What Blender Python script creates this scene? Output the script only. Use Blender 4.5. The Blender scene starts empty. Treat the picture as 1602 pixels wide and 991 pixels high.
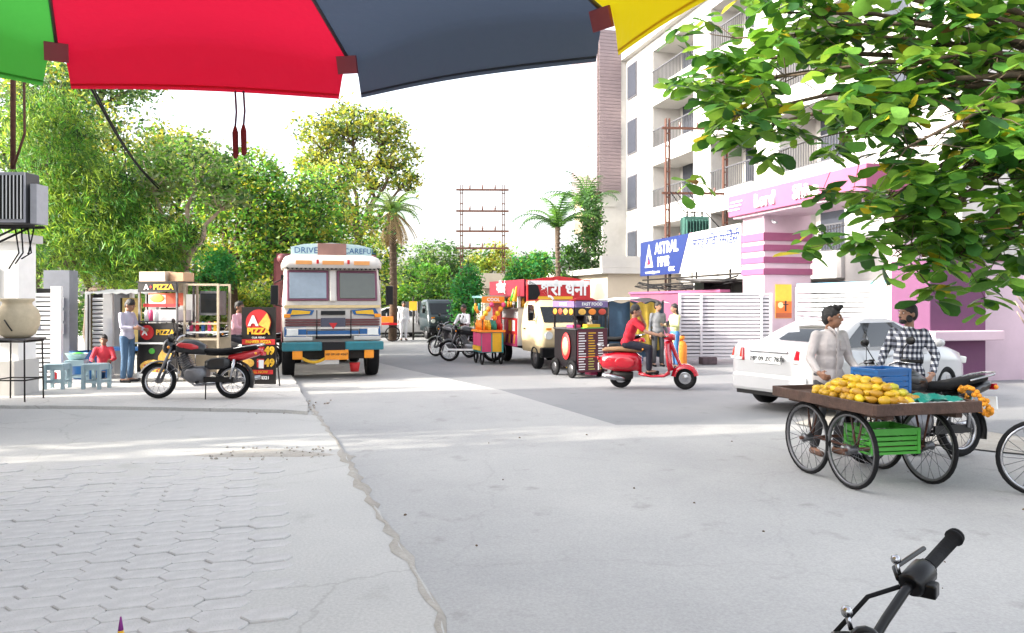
import bpy, bmesh, math, random
import numpy as np
from mathutils import Vector, Matrix, Euler
random.seed(7); np.random.seed(7)
R = math.radians
SC = bpy.context.scene
COL = SC.collection
# ------------------------------------------------------------------ camera, sky, sun, exposure
cam_d = bpy.data.cameras.new("camera"); cam = bpy.data.objects.new("camera", cam_d); COL.objects.link(cam)
cam.location = (0, 0, 1.75); cam.rotation_euler = (R(90), 0, 0)
cam_d.sensor_width = 36; cam_d.lens = 26.97; cam_d.shift_y = -0.0159
cam_d.clip_start = 0.05; cam_d.clip_end = 3000
SC.camera = cam
SUN_TO = Vector((-0.972, -0.235, 0)).normalized()      # horizontal direction towards the sun
SUN_EL = R(27)
wd = bpy.data.worlds.new("World"); SC.world = wd; wd.use_nodes = True
nt = wd.node_tree; bg = nt.nodes["Background"]
sky = nt.nodes.new("ShaderNodeTexSky"); sky.sky_type = 'NISHITA'; sky.sun_disc = False
sky.sun_elevation = SUN_EL; sky.sun_rotation = math.atan2(SUN_TO.x, SUN_TO.y)
sky.air_density = 1.0; sky.dust_density = 4.5; sky.ozone_density = 0.6
hz = nt.nodes.new('ShaderNodeHueSaturation'); hz.inputs['Saturation'].default_value = 0.35; hz.inputs['Value'].default_value = 1.15   # hazy white sky
nt.links.new(sky.outputs[0], hz.inputs['Color']); nt.links.new(hz.outputs[0], bg.inputs[0]); bg.inputs[1].default_value = 0.15
sl = bpy.data.lights.new("sun", 'SUN'); sun = bpy.data.objects.new("sun", sl); COL.objects.link(sun)
sl.energy = 2.0; sl.angle = R(0.6); sl.color = (1.0, 0.93, 0.80)
sdir = SUN_TO * math.cos(SUN_EL) + Vector((0, 0, math.sin(SUN_EL)))
sun.rotation_euler = sdir.to_track_quat('Z', 'Y').to_euler()
vs = SC.view_settings; vs.view_transform = 'Standard'; vs.look = 'None'; vs.exposure = 2.06; vs.gamma = 1
SC.display_settings.display_device = 'sRGB'
SC.cycles.use_denoising = True
SC.cycles.max_bounces = 8; SC.cycles.transparent_max_bounces = 12

# ------------------------------------------------------------------ helpers
def G(px, py, z=0.0):
    """place on level z seen at photo pixel -> x, y in metres"""
    d = (1.75 - z) * 1200 / (py - 470.0)
    return ((px - 801) / 1200 * d, d)
def A(px, py, d):
    return Vector(((px - 801) / 1200 * d, d, 1.75 - (py - 470) / 1200 * d))
def bear(b): return Vector((-math.sin(R(b)), math.cos(R(b)), 0))
MATS = {}
def M(name, col, rough=0.6, metal=0.0, var=0.12, scale=6.0, bump=0.0, bscale=40.0, coat=0.0, spec=0.5, emit=0.0, alpha=1.0, trans=0.0, dirt=0.0):
    if name in MATS: return MATS[name]
    m = bpy.data.materials.new(name); m.use_nodes = True
    t = m.node_tree; p = t.nodes["Principled BSDF"]; L = t.links.new
    p.inputs["Roughness"].default_value = rough; p.inputs["Metallic"].default_value = metal
    p.inputs["Coat Weight"].default_value = coat; p.inputs["Coat Roughness"].default_value = 0.06
    p.inputs["Specular IOR Level"].default_value = spec
    p.inputs["Transmission Weight"].default_value = trans
    p.inputs["Alpha"].default_value = alpha
    tc = t.nodes.new("ShaderNodeTexCoord")
    nz = t.nodes.new("ShaderNodeTexNoise"); nz.inputs["Scale"].default_value = scale; nz.inputs["Detail"].default_value = 5; nz.inputs["Roughness"].default_value = 0.65
    L(tc.outputs["Object"], nz.inputs["Vector"])
    rp = t.nodes.new("ShaderNodeValToRGB"); rp.color_ramp.elements[0].position = 0.3; rp.color_ramp.elements[1].position = 0.72
    c = Vector(col[:3])
    lo = c * (1 - var); hi = c * (1 + var * 0.7)
    rp.color_ramp.elements[0].color = (*lo, 1); rp.color_ramp.elements[1].color = (min(hi[0], .95), min(hi[1], .95), min(hi[2], .95), 1)
    L(nz.outputs["Fac"], rp.inputs["Fac"])
    out = rp.outputs["Color"]
    if dirt > 0:
        n2 = t.nodes.new("ShaderNodeTexNoise"); n2.inputs["Scale"].default_value = scale * 0.35; n2.inputs["Detail"].default_value = 8; n2.inputs["Roughness"].default_value = 0.7
        L(tc.outputs["Object"], n2.inputs["Vector"])
        r2 = t.nodes.new("ShaderNodeValToRGB"); r2.color_ramp.elements[0].position = 0.5; r2.color_ramp.elements[1].position = 0.75
        r2.color_ramp.elements[0].color = (0, 0, 0, 1); r2.color_ramp.elements[1].color = (dirt, dirt, dirt, 1)
        L(n2.outputs["Fac"], r2.inputs["Fac"])
        mx = t.nodes.new("ShaderNodeMix"); mx.data_type = 'RGBA'
        L(r2.outputs["Color"], mx.inputs["Factor"]); L(out, mx.inputs["A"]); mx.inputs["B"].default_value = (0.16, 0.125, 0.09, 1)
        out = mx.outputs["Result"]
    L(out, p.inputs["Base Color"])
    if emit > 0:
        L(out, p.inputs["Emission Color"]); p.inputs["Emission Strength"].default_value = emit
    if bump > 0:
        n3 = t.nodes.new("ShaderNodeTexNoise"); n3.inputs["Scale"].default_value = bscale; n3.inputs["Detail"].default_value = 6
        L(tc.outputs["Object"], n3.inputs["Vector"])
        b = t.nodes.new("ShaderNodeBump"); b.inputs["Strength"].default_value = bump; b.inputs["Distance"].default_value = 0.02
        L(n3.outputs["Fac"], b.inputs["Height"]); L(b.outputs["Normal"], p.inputs["Normal"])
    MATS[name] = m
    return m
def leafmat(name, col, tcol=None, fac=0.45, var=0.35, rough=0.45):
    if name in MATS: return MATS[name]
    m = bpy.data.materials.new(name); m.use_nodes = True; t = m.node_tree; L = t.links.new
    p = t.nodes["Principled BSDF"]; o = t.nodes["Material Output"]
    tr = t.nodes.new("ShaderNodeBsdfTranslucent"); ms = t.nodes.new("ShaderNodeMixShader"); ms.inputs[0].default_value = fac
    tc = t.nodes.new("ShaderNodeTexCoord"); nz = t.nodes.new("ShaderNodeTexNoise"); nz.inputs["Scale"].default_value = 1.7; nz.inputs["Detail"].default_value = 6; nz.inputs["Roughness"].default_value = 0.8
    L(tc.outputs["Object"], nz.inputs["Vector"])
    hs = t.nodes.new("ShaderNodeHueSaturation")
    mr = t.nodes.new("ShaderNodeMapRange"); mr.inputs[1].default_value = 0.3; mr.inputs[2].default_value = 0.7; mr.inputs[3].default_value = 1 - var; mr.inputs[4].default_value = 1 + var
    L(nz.outputs["Fac"], mr.inputs[0]); L(mr.outputs[0], hs.inputs["Value"]); hs.inputs["Color"].default_value = (*col, 1)
    h2 = t.nodes.new("ShaderNodeHueSaturation"); L(mr.outputs[0], h2.inputs["Value"])
    tcol = tcol or (min(col[0] * 2.0, .9), min(col[1] * 1.9, .9), col[2] * 0.9)
    h2.inputs["Color"].default_value = (*tcol, 1)
    L(hs.outputs[0], p.inputs["Base Color"]); L(h2.outputs[0], tr.inputs["Color"])
    p.inputs["Roughness"].default_value = rough; p.inputs["Specular IOR Level"].default_value = 0.35
    L(p.outputs[0], ms.inputs[1]); L(tr.outputs[0], ms.inputs[2]); L(ms.outputs[0], o.inputs["Surface"])
    MATS[name] = m
    return m

class MB:
    """collects simple shapes into one mesh"""
    def __init__(s): s.v = []; s.f = []; s.m = []; s.sm = []
    def add(s, vs, fs, mi=0, smooth=False):
        o = len(s.v); s.v += [tuple(x) for x in vs]
        for f in fs: s.f.append(tuple(i + o for i in f)); s.m.append(mi); s.sm.append(smooth)
        return s
    def box(s, c, d, rot=None, mi=0, taper=None):
        x, y, z = d[0] / 2, d[1] / 2, d[2] / 2
        vs = [Vector((a * x, b * y, e * z)) for e in (-1, 1) for b in (-1, 1) for a in (-1, 1)]
        if taper:
            for v in vs:
                if v.z > 0: v.x *= taper[0]; v.y *= taper[1]
        if rot is not None:
            mt = rot if isinstance(rot, Matrix) else Euler(rot).to_matrix()
            vs = [mt @ v for v in vs]
        c = Vector(c); vs = [v + c for v in vs]
        return s.add(vs, [(0, 2, 3, 1), (4, 5, 7, 6), (0, 1, 5, 4), (2, 6, 7, 3), (0, 4, 6, 2), (1, 3, 7, 5)], mi)
    def tube(s, pts, r, n=8, mi=0, smooth=True, cap=True):
        pts = [Vector(p) for p in pts]; k = len(pts)
        rs = r if isinstance(r, (list, tuple)) else [r] * k
        vs = []; prev = None
        for i, p in enumerate(pts):
            d = (pts[min(i + 1, k - 1)] - pts[max(i - 1, 0)])
            if d.length < 1e-9: d = Vector((0, 0, 1))
            d.normalize()
            if prev is None:
                a = Vector((0, 0, 1)) if abs(d.z) < 0.9 else Vector((1, 0, 0))
            else: a = prev
            x = (a - d * a.dot(d)).normalized(); y = d.cross(x); prev = x
            for j in range(n):
                t = 2 * math.pi * j / n
                vs.append(p + (x * math.cos(t) + y * math.sin(t)) * rs[i])
        fs = []
        for i in range(k - 1):
            for j in range(n):
                fs.append((i * n + j, i * n + (j + 1) % n, (i + 1) * n + (j + 1) % n, (i + 1) * n + j))
        s.add(vs, fs, mi, smooth)
        if cap:
            o = len(s.v) - len(vs)
            s.f.append(tuple(o + j for j in range(n))[::-1]); s.m.append(mi); s.sm.append(False)
            s.f.append(tuple(o + (k - 1) * n + j for j in range(n))); s.m.append(mi); s.sm.append(False)
        return s
    def cyl(s, a, b, r, n=16, mi=0, r2=None):
        return s.tube([a, b], [r, r if r2 is None else r2], n, mi)
    def loft(s, rings, mi=0, smooth=True, cap=True, closed=True):
        n = len(rings[0]); vs = [p for r in rings for p in r]; fs = []
        for i in range(len(rings) - 1):
            for j in range(n if closed else n - 1):
                fs.append((i * n + j, i * n + (j + 1) % n, (i + 1) * n + (j + 1) % n, (i + 1) * n + j))
        s.add(vs, fs, mi, smooth)
        if cap and closed:
            o = len(s.v) - len(vs)
            s.f.append(tuple(o + j for j in range(n))[::-1]); s.m.append(mi); s.sm.append(False)
            s.f.append(tuple(o + (len(rings) - 1) * n + j for j in range(n))); s.m.append(mi); s.sm.append(False)
        return s
    def loftx(s, secs, n=16, mi=0, y=0.0, smooth=True):
        """sections (x, z, half width, half height[, power])"""
        rings = []
        for q in secs:
            x, z, w, h = q[:4]; p = q[4] if len(q) > 4 else 2.4; dy = q[5] if len(q) > 5 else 0
            rings.append([(x, y + dy + w * math.copysign(abs(math.cos(t)) ** (2 / p), math.cos(t)), z + h * math.copysign(abs(math.sin(t)) ** (2 / p), math.sin(t))) for t in [2 * math.pi * j / n for j in range(n)]])
        return s.loft(rings, mi, smooth)
    def lathe(s, prof, n=24, mi=0, mt=None, smooth=True, closed=False):
        """profile (r, z) about z, moved by the matrix"""
        vs = []
        for r, z in prof:
            for j in range(n):
                t = 2 * math.pi * j / n; vs.append(Vector((r * math.cos(t), r * math.sin(t), z)))
        if mt is not None: vs = [mt @ v for v in vs]
        k = len(prof); fs = []
        for i in range(k if closed else k - 1):
            for j in range(n):
                fs.append((i * n + j, i * n + (j + 1) % n, ((i + 1) % k) * n + (j + 1) % n, ((i + 1) % k) * n + j))
        return s.add(vs, fs, mi, smooth)
    def ell(s, c, r, n=14, k=9, mi=0, mt=None, smooth=True):
        c = Vector(c); r = (r, r, r) if not hasattr(r, '__len__') else r
        vs = []
        for i in range(k + 1):
            ph = math.pi * i / k
            for j in range(n):
                t = 2 * math.pi * j / n
                v = Vector((r[0] * math.sin(ph) * math.cos(t), r[1] * math.sin(ph) * math.sin(t), r[2] * math.cos(ph)))
                vs.append((mt @ v if mt is not None else v) + c)
        fs = []
        for i in range(k):
            for j in range(n):
                fs.append((i * n + j, (i + 1) * n + j, (i + 1) * n + (j + 1) % n, i * n + (j + 1) % n))
        return s.add(vs, fs, mi, smooth)
    def prism(s, poly, z0, z1, mt=None, mi=0):
        """polygon (x, y) extruded from z0 to z1, moved by the matrix"""
        n = len(poly)
        vs = [Vector((p[0], p[1], z0)) for p in poly] + [Vector((p[0], p[1], z1)) for p in poly]
        if mt is not None: vs = [mt @ v for v in vs]
        fs = [tuple(range(n))[::-1], tuple(range(n, 2 * n))] + [(i, (i + 1) % n, n + (i + 1) % n, n + i) for i in range(n)]
        return s.add(vs, fs, mi)
    def quad(s, a, b, c, d, mi=0): return s.add([a, b, c, d], [(0, 1, 2, 3)], mi)
    def build(s, name, mat, parent=None, bev=0.0, kind=None, loc=None, recalc=True):
        me = bpy.data.meshes.new(name); me.from_pydata(s.v, [], s.f)
        for m in (mat if isinstance(mat, (list, tuple)) else [mat]): me.materials.append(m)
        me.polygons.foreach_set("material_index", s.m); me.polygons.foreach_set("use_smooth", s.sm)
        if recalc and len(s.f) < 60000:
            bm = bmesh.new(); bm.from_mesh(me); bmesh.ops.remove_doubles(bm, verts=bm.verts, dist=1e-6)
            bmesh.ops.recalc_face_normals(bm, faces=bm.faces); bm.to_mesh(me); bm.free()
        me.update()
        o = bpy.data.objects.new(name, me); COL.objects.link(o)
        if parent is not None: o.parent = parent
        if loc is not None: o.location = loc
        if kind: o["kind"] = kind
        if bev > 0:
            b = o.modifiers.new("bevel", 'BEVEL'); b.width = bev; b.segments = 2; b.limit_method = 'ANGLE'; b.angle_limit = R(35)
            b.harden_normals = False
        return o
def XF(loc=(0, 0, 0), rot=(0, 0, 0)): return Matrix.Translation(Vector(loc)) @ Euler(rot).to_matrix().to_4x4()
AX_Y = Euler((R(90), 0, 0)).to_matrix().to_4x4()       # lathe about y
AX_X = Euler((0, R(90), 0)).to_matrix().to_4x4()       # lathe about x
def tag(o, label, cat, group=None, kind=None):
    if label: o["label"] = label
    if cat: o["category"] = cat
    if group: o["group"] = group
    if kind: o["kind"] = kind
    return o
def thing(name, label, cat, loc=(0, 0, 0), rz=0.0, group=None, scale=1.0):
    o = bpy.data.objects.new(name, None); COL.objects.link(o); o.empty_display_size = 0.1
    o.location = loc; o.rotation_euler = (0, 0, rz); o.scale = (scale,) * 3
    return tag(o, label, cat, group)
def part(name, mat, parent, bev=0.0, **k):
    """one box part:  part(name, mat, parent, c=..., d=...)"""
    m = MB(); m.box(k['c'], k['d'], k.get('rot'), 0, k.get('taper'))
    return m.build(name, mat, parent, bev)
def bx(name, mat, parent, c, d, rot=None, bev=0.0, taper=None):
    return MB().box(c, d, rot, 0, taper).build(name, mat, parent, bev)
def share(src, parent, loc=None, rot=None, name=None):
    c = src.copy(); COL.objects.link(c); c.parent = parent
    if loc is not None: c.location = loc
    if rot is not None: c.rotation_euler = rot
    return c
def copy_tree(o, parent=None):
    c = o.copy(); COL.objects.link(c); c.parent = parent
    for ch in list(o.children): copy_tree(ch, c)
    return c
def text(s, size, mat, parent, loc, rot, name="lettering", ext=0.003, align='CENTER', sx=1.0, bold=0.0, space=1.0):
    cu = bpy.data.curves.new("t", 'FONT'); cu.body = s; cu.size = size; cu.extrude = ext; cu.align_x = align; cu.align_y = 'CENTER'
    cu.offset = bold; cu.space_character = space; cu.resolution_u = 2
    o = bpy.data.objects.new("t", cu); COL.objects.link(o)
    dg = bpy.context.evaluated_depsgraph_get(); me = bpy.data.meshes.new_from_object(o.evaluated_get(dg))
    COL.objects.unlink(o); bpy.data.objects.remove(o)
    me.materials.clear(); me.materials.append(mat)
    q = bpy.data.objects.new(name, me); COL.objects.link(q); q.parent = parent
    q.location = loc; q.rotation_euler = rot; q.scale = (sx, 1, 1)
    return q
FRONT = (R(90), 0, 0)                                    # lettering read from -y
def evaluated(o, drop=True):
    dg = bpy.context.evaluated_depsgraph_get()
    me = bpy.data.meshes.new_from_object(o.evaluated_get(dg))
    return me

# shared materials
m_black = M("black_rubber", (0.007, 0.007, 0.008), 0.8, var=0.25, bump=0.2, spec=0.25)
m_blk = M("black_paint", (0.005, 0.005, 0.006), 0.35, coat=0.1, spec=0.3)
m_chrome = M("chrome", (0.45, 0.45, 0.47), 0.22, 1.0, var=0.15)
m_steel = M("grey_steel", (0.17, 0.17, 0.18), 0.45, 0.8, var=0.25)
m_iron = M("dark_iron", (0.025, 0.022, 0.02), 0.6, 0.5, var=0.3)
m_rust = M("rusty_iron", (0.11, 0.045, 0.03), 0.8, 0.2, var=0.4, scale=14, bump=0.2)
m_white = M("white_paint", (0.80, 0.80, 0.79), 0.45, var=0.05)
m_wwall = M("white_wall", (0.50, 0.485, 0.465), 0.85, var=0.08, scale=1.5, bump=0.05, dirt=0.22)
m_glass = M("dark_glass", (0.012, 0.015, 0.018), 0.05, spec=0.45)
m_red = M("red_paint", (0.5, 0.01, 0.015), 0.3, coat=0.5, var=0.06)
m_redt = M("red_print", (0.52, 0.014, 0.018), 0.55, dirt=.12)
m_yel = M("yellow_print", (0.70, 0.40, 0.02), 0.55)
m_org = M("orange_print", (0.80, 0.24, 0.02), 0.55)
m_blue = M("blue_plastic", (0.008, 0.10, 0.30), 0.4)
m_green = M("green_plastic", (0.07, 0.38, 0.04), 0.4)
m_teal = M("teal_plastic", (0.015, 0.22, 0.17), 0.45)
m_pink = M("pink_print", (0.55, 0.05, 0.16), 0.55)
m_wood = M("old_wood", (0.075, 0.04, 0.028), 0.8, var=0.4, scale=9, bump=0.3)
m_cream = M("cream_paint", (0.62, 0.50, 0.30), 0.5, var=0.06, dirt=.2)
m_lamp = M("lamp_glass", (0.75, 0.75, 0.72), 0.1, spec=0.8)
m_amber = M("amber_lens", (0.80, 0.28, 0.02), 0.2)
m_rlens = M("red_lens", (0.50, 0.01, 0.02), 0.12, coat=0.5)
# ------------------------------------------------------------------ ground, roads, pavements
def ground_mat(name, col, col2, fine=60, big=0.35, rough=0.85, crack=0.0, bump=0.25, spots=0.5):
    m = bpy.data.materials.new(name); m.use_nodes = True; t = m.node_tree; L = t.links.new; p = t.nodes["Principled BSDF"]
    p.inputs["Roughness"].default_value = rough
    tc = t.nodes.new("ShaderNodeTexCoord")
    def noise(sc, det, ro, lo, hi):
        n = t.nodes.new("ShaderNodeTexNoise"); n.inputs["Scale"].default_value = sc; n.inputs["Detail"].default_value = det; n.inputs["Roughness"].default_value = ro
        L(tc.outputs["Object"], n.inputs["Vector"])
        r = t.nodes.new("ShaderNodeMapRange"); r.inputs[1].default_value = lo; r.inputs[2].default_value = hi; L(n.outputs["Fac"], r.inputs[0]); return n, r
    _, a = noise(big, 8, 0.6, 0.35, 0.68)
    mx = t.nodes.new("ShaderNodeMix"); mx.data_type = 'RGBA'; L(a.outputs[0], mx.inputs["Factor"]); mx.inputs["A"].default_value = (*col, 1); mx.inputs["B"].default_value = (*col2, 1)
    f, b = noise(fine, 4, 0.7, 0.25, 0.75); b.inputs[3].default_value = 0.82; b.inputs[4].default_value = 1.15
    hs = t.nodes.new("ShaderNodeHueSaturation"); L(mx.outputs["Result"], hs.inputs["Color"]); L(b.outputs[0], hs.inputs["Value"])
    _, sp = noise(2.2, 6, 0.6, 0.60, 0.74)
    m2 = t.nodes.new("ShaderNodeMix"); m2.data_type = 'RGBA'; ms = t.nodes.new("ShaderNodeMath"); ms.operation = 'MULTIPLY'; ms.inputs[1].default_value = spots
    L(sp.outputs[0], ms.inputs[0]); L(ms.outputs[0], m2.inputs["Factor"]); L(hs.outputs[0], m2.inputs["A"]); m2.inputs["B"].default_value = (col[0] * .62, col[1] * .60, col[2] * .57, 1)
    out = m2.outputs["Result"]
    if crack > 0:
        v = t.nodes.new("ShaderNodeTexVoronoi"); v.feature = 'DISTANCE_TO_EDGE'; v.inputs["Scale"].default_value = 0.33
        nn, _ = noise(1.3, 5, 0.6, 0, 1)
        ad = t.nodes.new("ShaderNodeMixRGB"); ad.blend_type = 'ADD'; ad.inputs[0].default_value = 0.6
        L(tc.outputs["Object"], ad.inputs[1]); L(nn.outputs["Color"], ad.inputs[2]); L(ad.outputs[0], v.inputs["Vector"])
        cr = t.nodes.new("ShaderNodeMapRange"); cr.inputs[1].default_value = 0.0; cr.inputs[2].default_value = 0.006; cr.inputs[3].default_value = crack; cr.inputs[4].default_value = 0
        L(v.outputs["Distance"], cr.inputs[0])
        m3 = t.nodes.new("ShaderNodeMix"); m3.data_type = 'RGBA'; L(cr.outputs[0], m3.inputs["Factor"]); L(out, m3.inputs["A"]); m3.inputs["B"].default_value = (col[0] * .4, col[1] * .38, col[2] * .35, 1)
        out = m3.outputs["Result"]
    L(out, p.inputs["Base Color"])
    bp = t.nodes.new("ShaderNodeBump"); bp.inputs["Strength"].default_value = bump; bp.inputs["Distance"].default_value = 0.01
    L(f.outputs["Fac"], bp.inputs["Height"]); L(bp.outputs["Normal"], p.inputs["Normal"])
    return m
m_asph = ground_mat("asphalt", (0.19, 0.195, 0.205), (0.25, 0.25, 0.255), 70)
m_conc = ground_mat("road_concrete", (0.30, 0.298, 0.298), (0.42, 0.412, 0.40), 55, 0.22, crack=0.12, spots=0.6)
m_apron = ground_mat("apron_concrete", (0.41, 0.403, 0.39), (0.47, 0.46, 0.44), 50, 0.5, spots=0.4, crack=0.3)
m_path = ground_mat("footpath_concrete", (0.42, 0.41, 0.395), (0.48, 0.465, 0.44), 40, 0.7, spots=0.5, crack=0.5)
m_dirt = ground_mat("sandy_dirt", (0.30, 0.275, 0.24), (0.40, 0.375, 0.34), 30, 2.0, bump=0.6)
m_paver = M("paver_concrete", (0.47, 0.458, 0.45), 0.9, var=0.16, scale=5, bump=0.3, bscale=70)
m_terr = ground_mat("side_ground", (0.24, 0.22, 0.19), (0.29, 0.27, 0.22), 30, 0.4)

def sheet(name, poly, z, mat, thick=0.0, zlow=None):
    m = MB(); n = len(poly)
    m.add([(x, y, z) for x, y in poly], [tuple(range(n))])
    if thick > 0:
        m.add([(x, y, z) for x, y in poly] + [(x, y, z - thick) for x, y in poly], [(i, (i + 1) % n, n + (i + 1) % n, n + i) for i in range(n)])
    o = m.build(name, mat, kind="structure")
    return o
def wob(pts, step=0.35, amp=0.04, seed=3):
    rr = random.Random(seed); out = []
    for a, b in zip(pts[:-1], pts[1:]):
        L = math.dist(a, b); k = max(1, int(L / step))
        for i in range(k):
            t = i / k; out.append((a[0] + (b[0] - a[0]) * t + rr.uniform(-amp, amp), a[1] + (b[1] - a[1]) * t + rr.uniform(-amp, amp)))
    out.append(pts[-1]); return out
gm = MB(); gm.add([(-900, -300, 0), (900, -300, 0), (900, 1500, 0), (-900, 1500, 0)], [(0, 1, 2, 3)])
gm.build("ground", m_asph, kind="structure")
left_edge = [(0.25, -4), (-0.05, 2.0), (-0.39, 4.2), (-0.95, 5.85), (-1.42, 7.2), (-2.15, 9.4), (-3.25, 12.4), (-4.55, 16.2), (-5.9, 20), (-8.2, 26), (-12, 33), (-20, 42)]
le = wob(left_edge, 0.3, 0.018)
right_edge = [(14, -4), (14, 6.1), (9, 7.0), (6.4, 7.9), (4.9, 9.3), (3.9, 10.75), (1.45, 10.7), (-0.2, 14.8), (-2.56, 19.1), (-5.6, 25), (-10, 31.5), (-19, 40.5)]
sheet("concrete_road", le + [p for p in right_edge[::-1]], 0.012, m_conc)
# dusty seam along the edge of the carriageway
sm = []
rr = random.Random(5)
for x, y in wob(left_edge[1:7], 0.16, 0.014, 9): sm.append((x, y, 0.004 + 0.05 * rr.random() ** 2))
mb = MB(); ks = len(sm)
mb.add([(x - w * 1.6 - .012, y, 0.0425) for x, y, w in sm] + [(x - .012, y, 0.046) for x, y, w in sm] + [(x + .012, y, 0.036) for x, y, w in sm] + [(x + w * 1.2 + .016, y, 0.0135) for x, y, w in sm], [(r * ks + i, r * ks + i + 1, (r + 1) * ks + i + 1, (r + 1) * ks + i) for r in range(3) for i in range(ks - 1)], 0, True)
mb.build("dirt_seam", m_dirt, kind="structure")
# apron left of the carriageway
ap = [(x - 0.01, y) for x, y in le if y < 12.6]
sheet("apron", ap + [(-30, 12.3), (-30, -4)], 0.04, m_apron, 0.045)
# raised footpath slab with a broken front edge
fe = wob([(-30, 12.15), (-9, 12.1), (-7.0, 12.05), (-5.2, 11.85), (-4.2, 11.75), (-3.5, 11.6), (-3.05, 11.45)], 0.28, 0.05, 11)
fr = [(x - 0.05, y) for x, y in le if y > 12.2]
foot = sheet("footpath", fe + fr + [(-60, 60), (-60, 12.15)], 0.09, m_path, 0.1)
# sandy heap where apron, seam and road meet
def heap(name, c, rx, ry, h, mat, seed, z=0.03):
    q = random.Random(seed); m = MB(); n = 26; k = 5; vs = [(c[0], c[1], z + h)]
    for i in range(1, k + 1):
        for j in range(n):
            t = 2 * math.pi * j / n; f = i / k * (1 + 0.16 * math.sin(3 * t + seed) + q.uniform(-.06, .06))
            vs.append((c[0] + rx * f * math.cos(t), c[1] + ry * f * math.sin(t), z + h * (1 - (i / k) ** 1.4) * q.uniform(.8, 1.1) - (0.02 if i == k else 0)))
    fs = [(0, 1 + j, 1 + (j + 1) % n) for j in range(n)]
    for i in range(k - 1):
        for j in range(n):
            fs.append((1 + i * n + j, 1 + (i + 1) * n + j, 1 + (i + 1) * n + (j + 1) % n, 1 + i * n + (j + 1) % n))
    m.add(vs, fs, 0, True); return m.build(name, mat, kind="stuff")
tag(heap("sand_drift", (-2.75, 8.55), 0.95, 0.30, 0.012, m_dirt, 3, 0.036), "sandy grit drifted over the broken apron edge", "sand", kind="stuff")
# pebbles and leaf scraps
def scraps(name, n, area, z, size, mat, seed, label, cat):
    q = random.Random(seed); m = MB()
    for _ in range(n):
        x = q.uniform(area[0], area[1]); y = q.uniform(area[2], area[3]); r = size * q.uniform(.5, 1.6)
        m.box((x, y, z + r * .3), (r * q.uniform(.7, 1.6), r, r * .6), (q.uniform(-.3, .3), q.uniform(-.3, .3), q.uniform(0, 3)), taper=(.6, .6))
    return tag(m.build(name, mat), label, cat, kind="stuff")
scraps("pebbles", 60, (-3.4, -2.0, 8.2, 8.9), 0.045, 0.016, M("pebble", (.34, .31, .27), .9, var=.4), 4, "small stones scattered on the sandy drift", "pebbles")
scraps("litter", 30, (-1, 7, 4.3, 10), 0.013, 0.013, M("dry_leaf", (.13, .09, .06), .9, var=.4), 6, "dry leaf scraps scattered on the road", "litter")
scraps("rubble", 45, (-4.1, -3.0, 11.5, 13.0), 0.045, 0.026, M("rubble_stone", (.33, .29, .25), .9, var=.4), 8, "broken concrete crumbs at the footpath corner", "rubble")
# interlocking pavers: elongated six-sided blocks laid in rows along the road
pav = bpy.data.objects.new("paved_forecourt", None); COL.objects.link(pav); pav["kind"] = "structure"
pm = MB(); W2, H2 = 0.150, 0.079
hexp = [(-W2 * .995, 0), (-W2 * .62, -H2), (W2 * .35, -H2), (W2 * .62, -H2 * .55), (W2 * .995, 0), (W2 * .62, H2), (-W2 * .35, H2), (-W2 * .62, H2 * .55)]
hexp = [(-W2, -.01), (-W2 * .66, -H2), (W2 * .66, -H2), (W2, -.01), (W2, .01), (W2 * .66, H2), (-W2 * .66, H2), (-W2, .01)]
n = len(hexp); S = 0.978
vs = [(x * S, y * S, -0.03) for x, y in hexp] + [(x * S, y * S, 0.012) for x, y in hexp] + [(x * (S - .035), y * (S - .05), 0.019) for x, y in hexp]
fs = [(i, (i + 1) % n, n + (i + 1) % n, n + i) for i in range(n)] + [(n + i, n + (i + 1) % n, 2 * n + (i + 1) % n, 2 * n + i) for i in range(n)] + [tuple(range(2 * n, 3 * n))]
pm.add(vs, fs)
proto = pm.build("paver", m_paver, pav)
spots = []
ub = bear(17.5); ur = Vector((ub.y, -ub.x, 0))
o0 = Vector((-1.22, 4.35, 0))
q = random.Random(12)
for r in range(-8, 30):
    for c in range(0, 14):
        p = o0 - ur * (c * (W2 * 1.67) * 1.0 + 0.15) + ub * (r * H2 * 2.02 + (H2 * 1.01 if c % 2 else 0))
        if p.y < 3.3 or p.y > 8.2 or p.x < -p.y * .75 - .3: continue
        if c == 0 and q.random() < .45: continue
        if p.y > 6.3 and q.random() < (p.y - 6.3) * .22: continue
        spots.append((p, q.uniform(-.009, .006) - max(0, (p.y - 6.0)) * .004))
spots.sort(key=lambda s: s[0].length)
bed = MB()
for i, (p, dz) in enumerate(spots):
    loc = (p.x, p.y, 0.034 + dz); rot = (q.uniform(-.025, .025), q.uniform(-.025, .025), R(17.5) + q.uniform(-.02, .02))
    if i < 300:
        o = proto if i == 0 else share(proto, pav)
        o.location = loc; o.rotation_euler = rot
    else:
        mt = XF(loc, rot); bed.add([mt @ Vector(v) for v in vs], fs)
if bed.v: bed.build("far_pavers", m_paver, pav, kind="stuff")
# low concrete kerb right of the carriageway and dusty shoulder behind it
sheet("dusty_shoulder", wob([(3.95, 10.8), (4.95, 9.4), (6.45, 8.0), (9.1, 7.1), (14, 6.2)], .4, .05, 2) + [(22, 6), (22, 19.5), (9.8, 17.0), (7.4, 14.5)], 0.016, m_dirt)
sheet("driveway", [(5.2, 12.5), (7.5, 14.8), (9.9, 17.1), (22, 19.6), (22, 9.6), (9, 9.6), (6.5, 9.6)], 0.020, m_asph)
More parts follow.
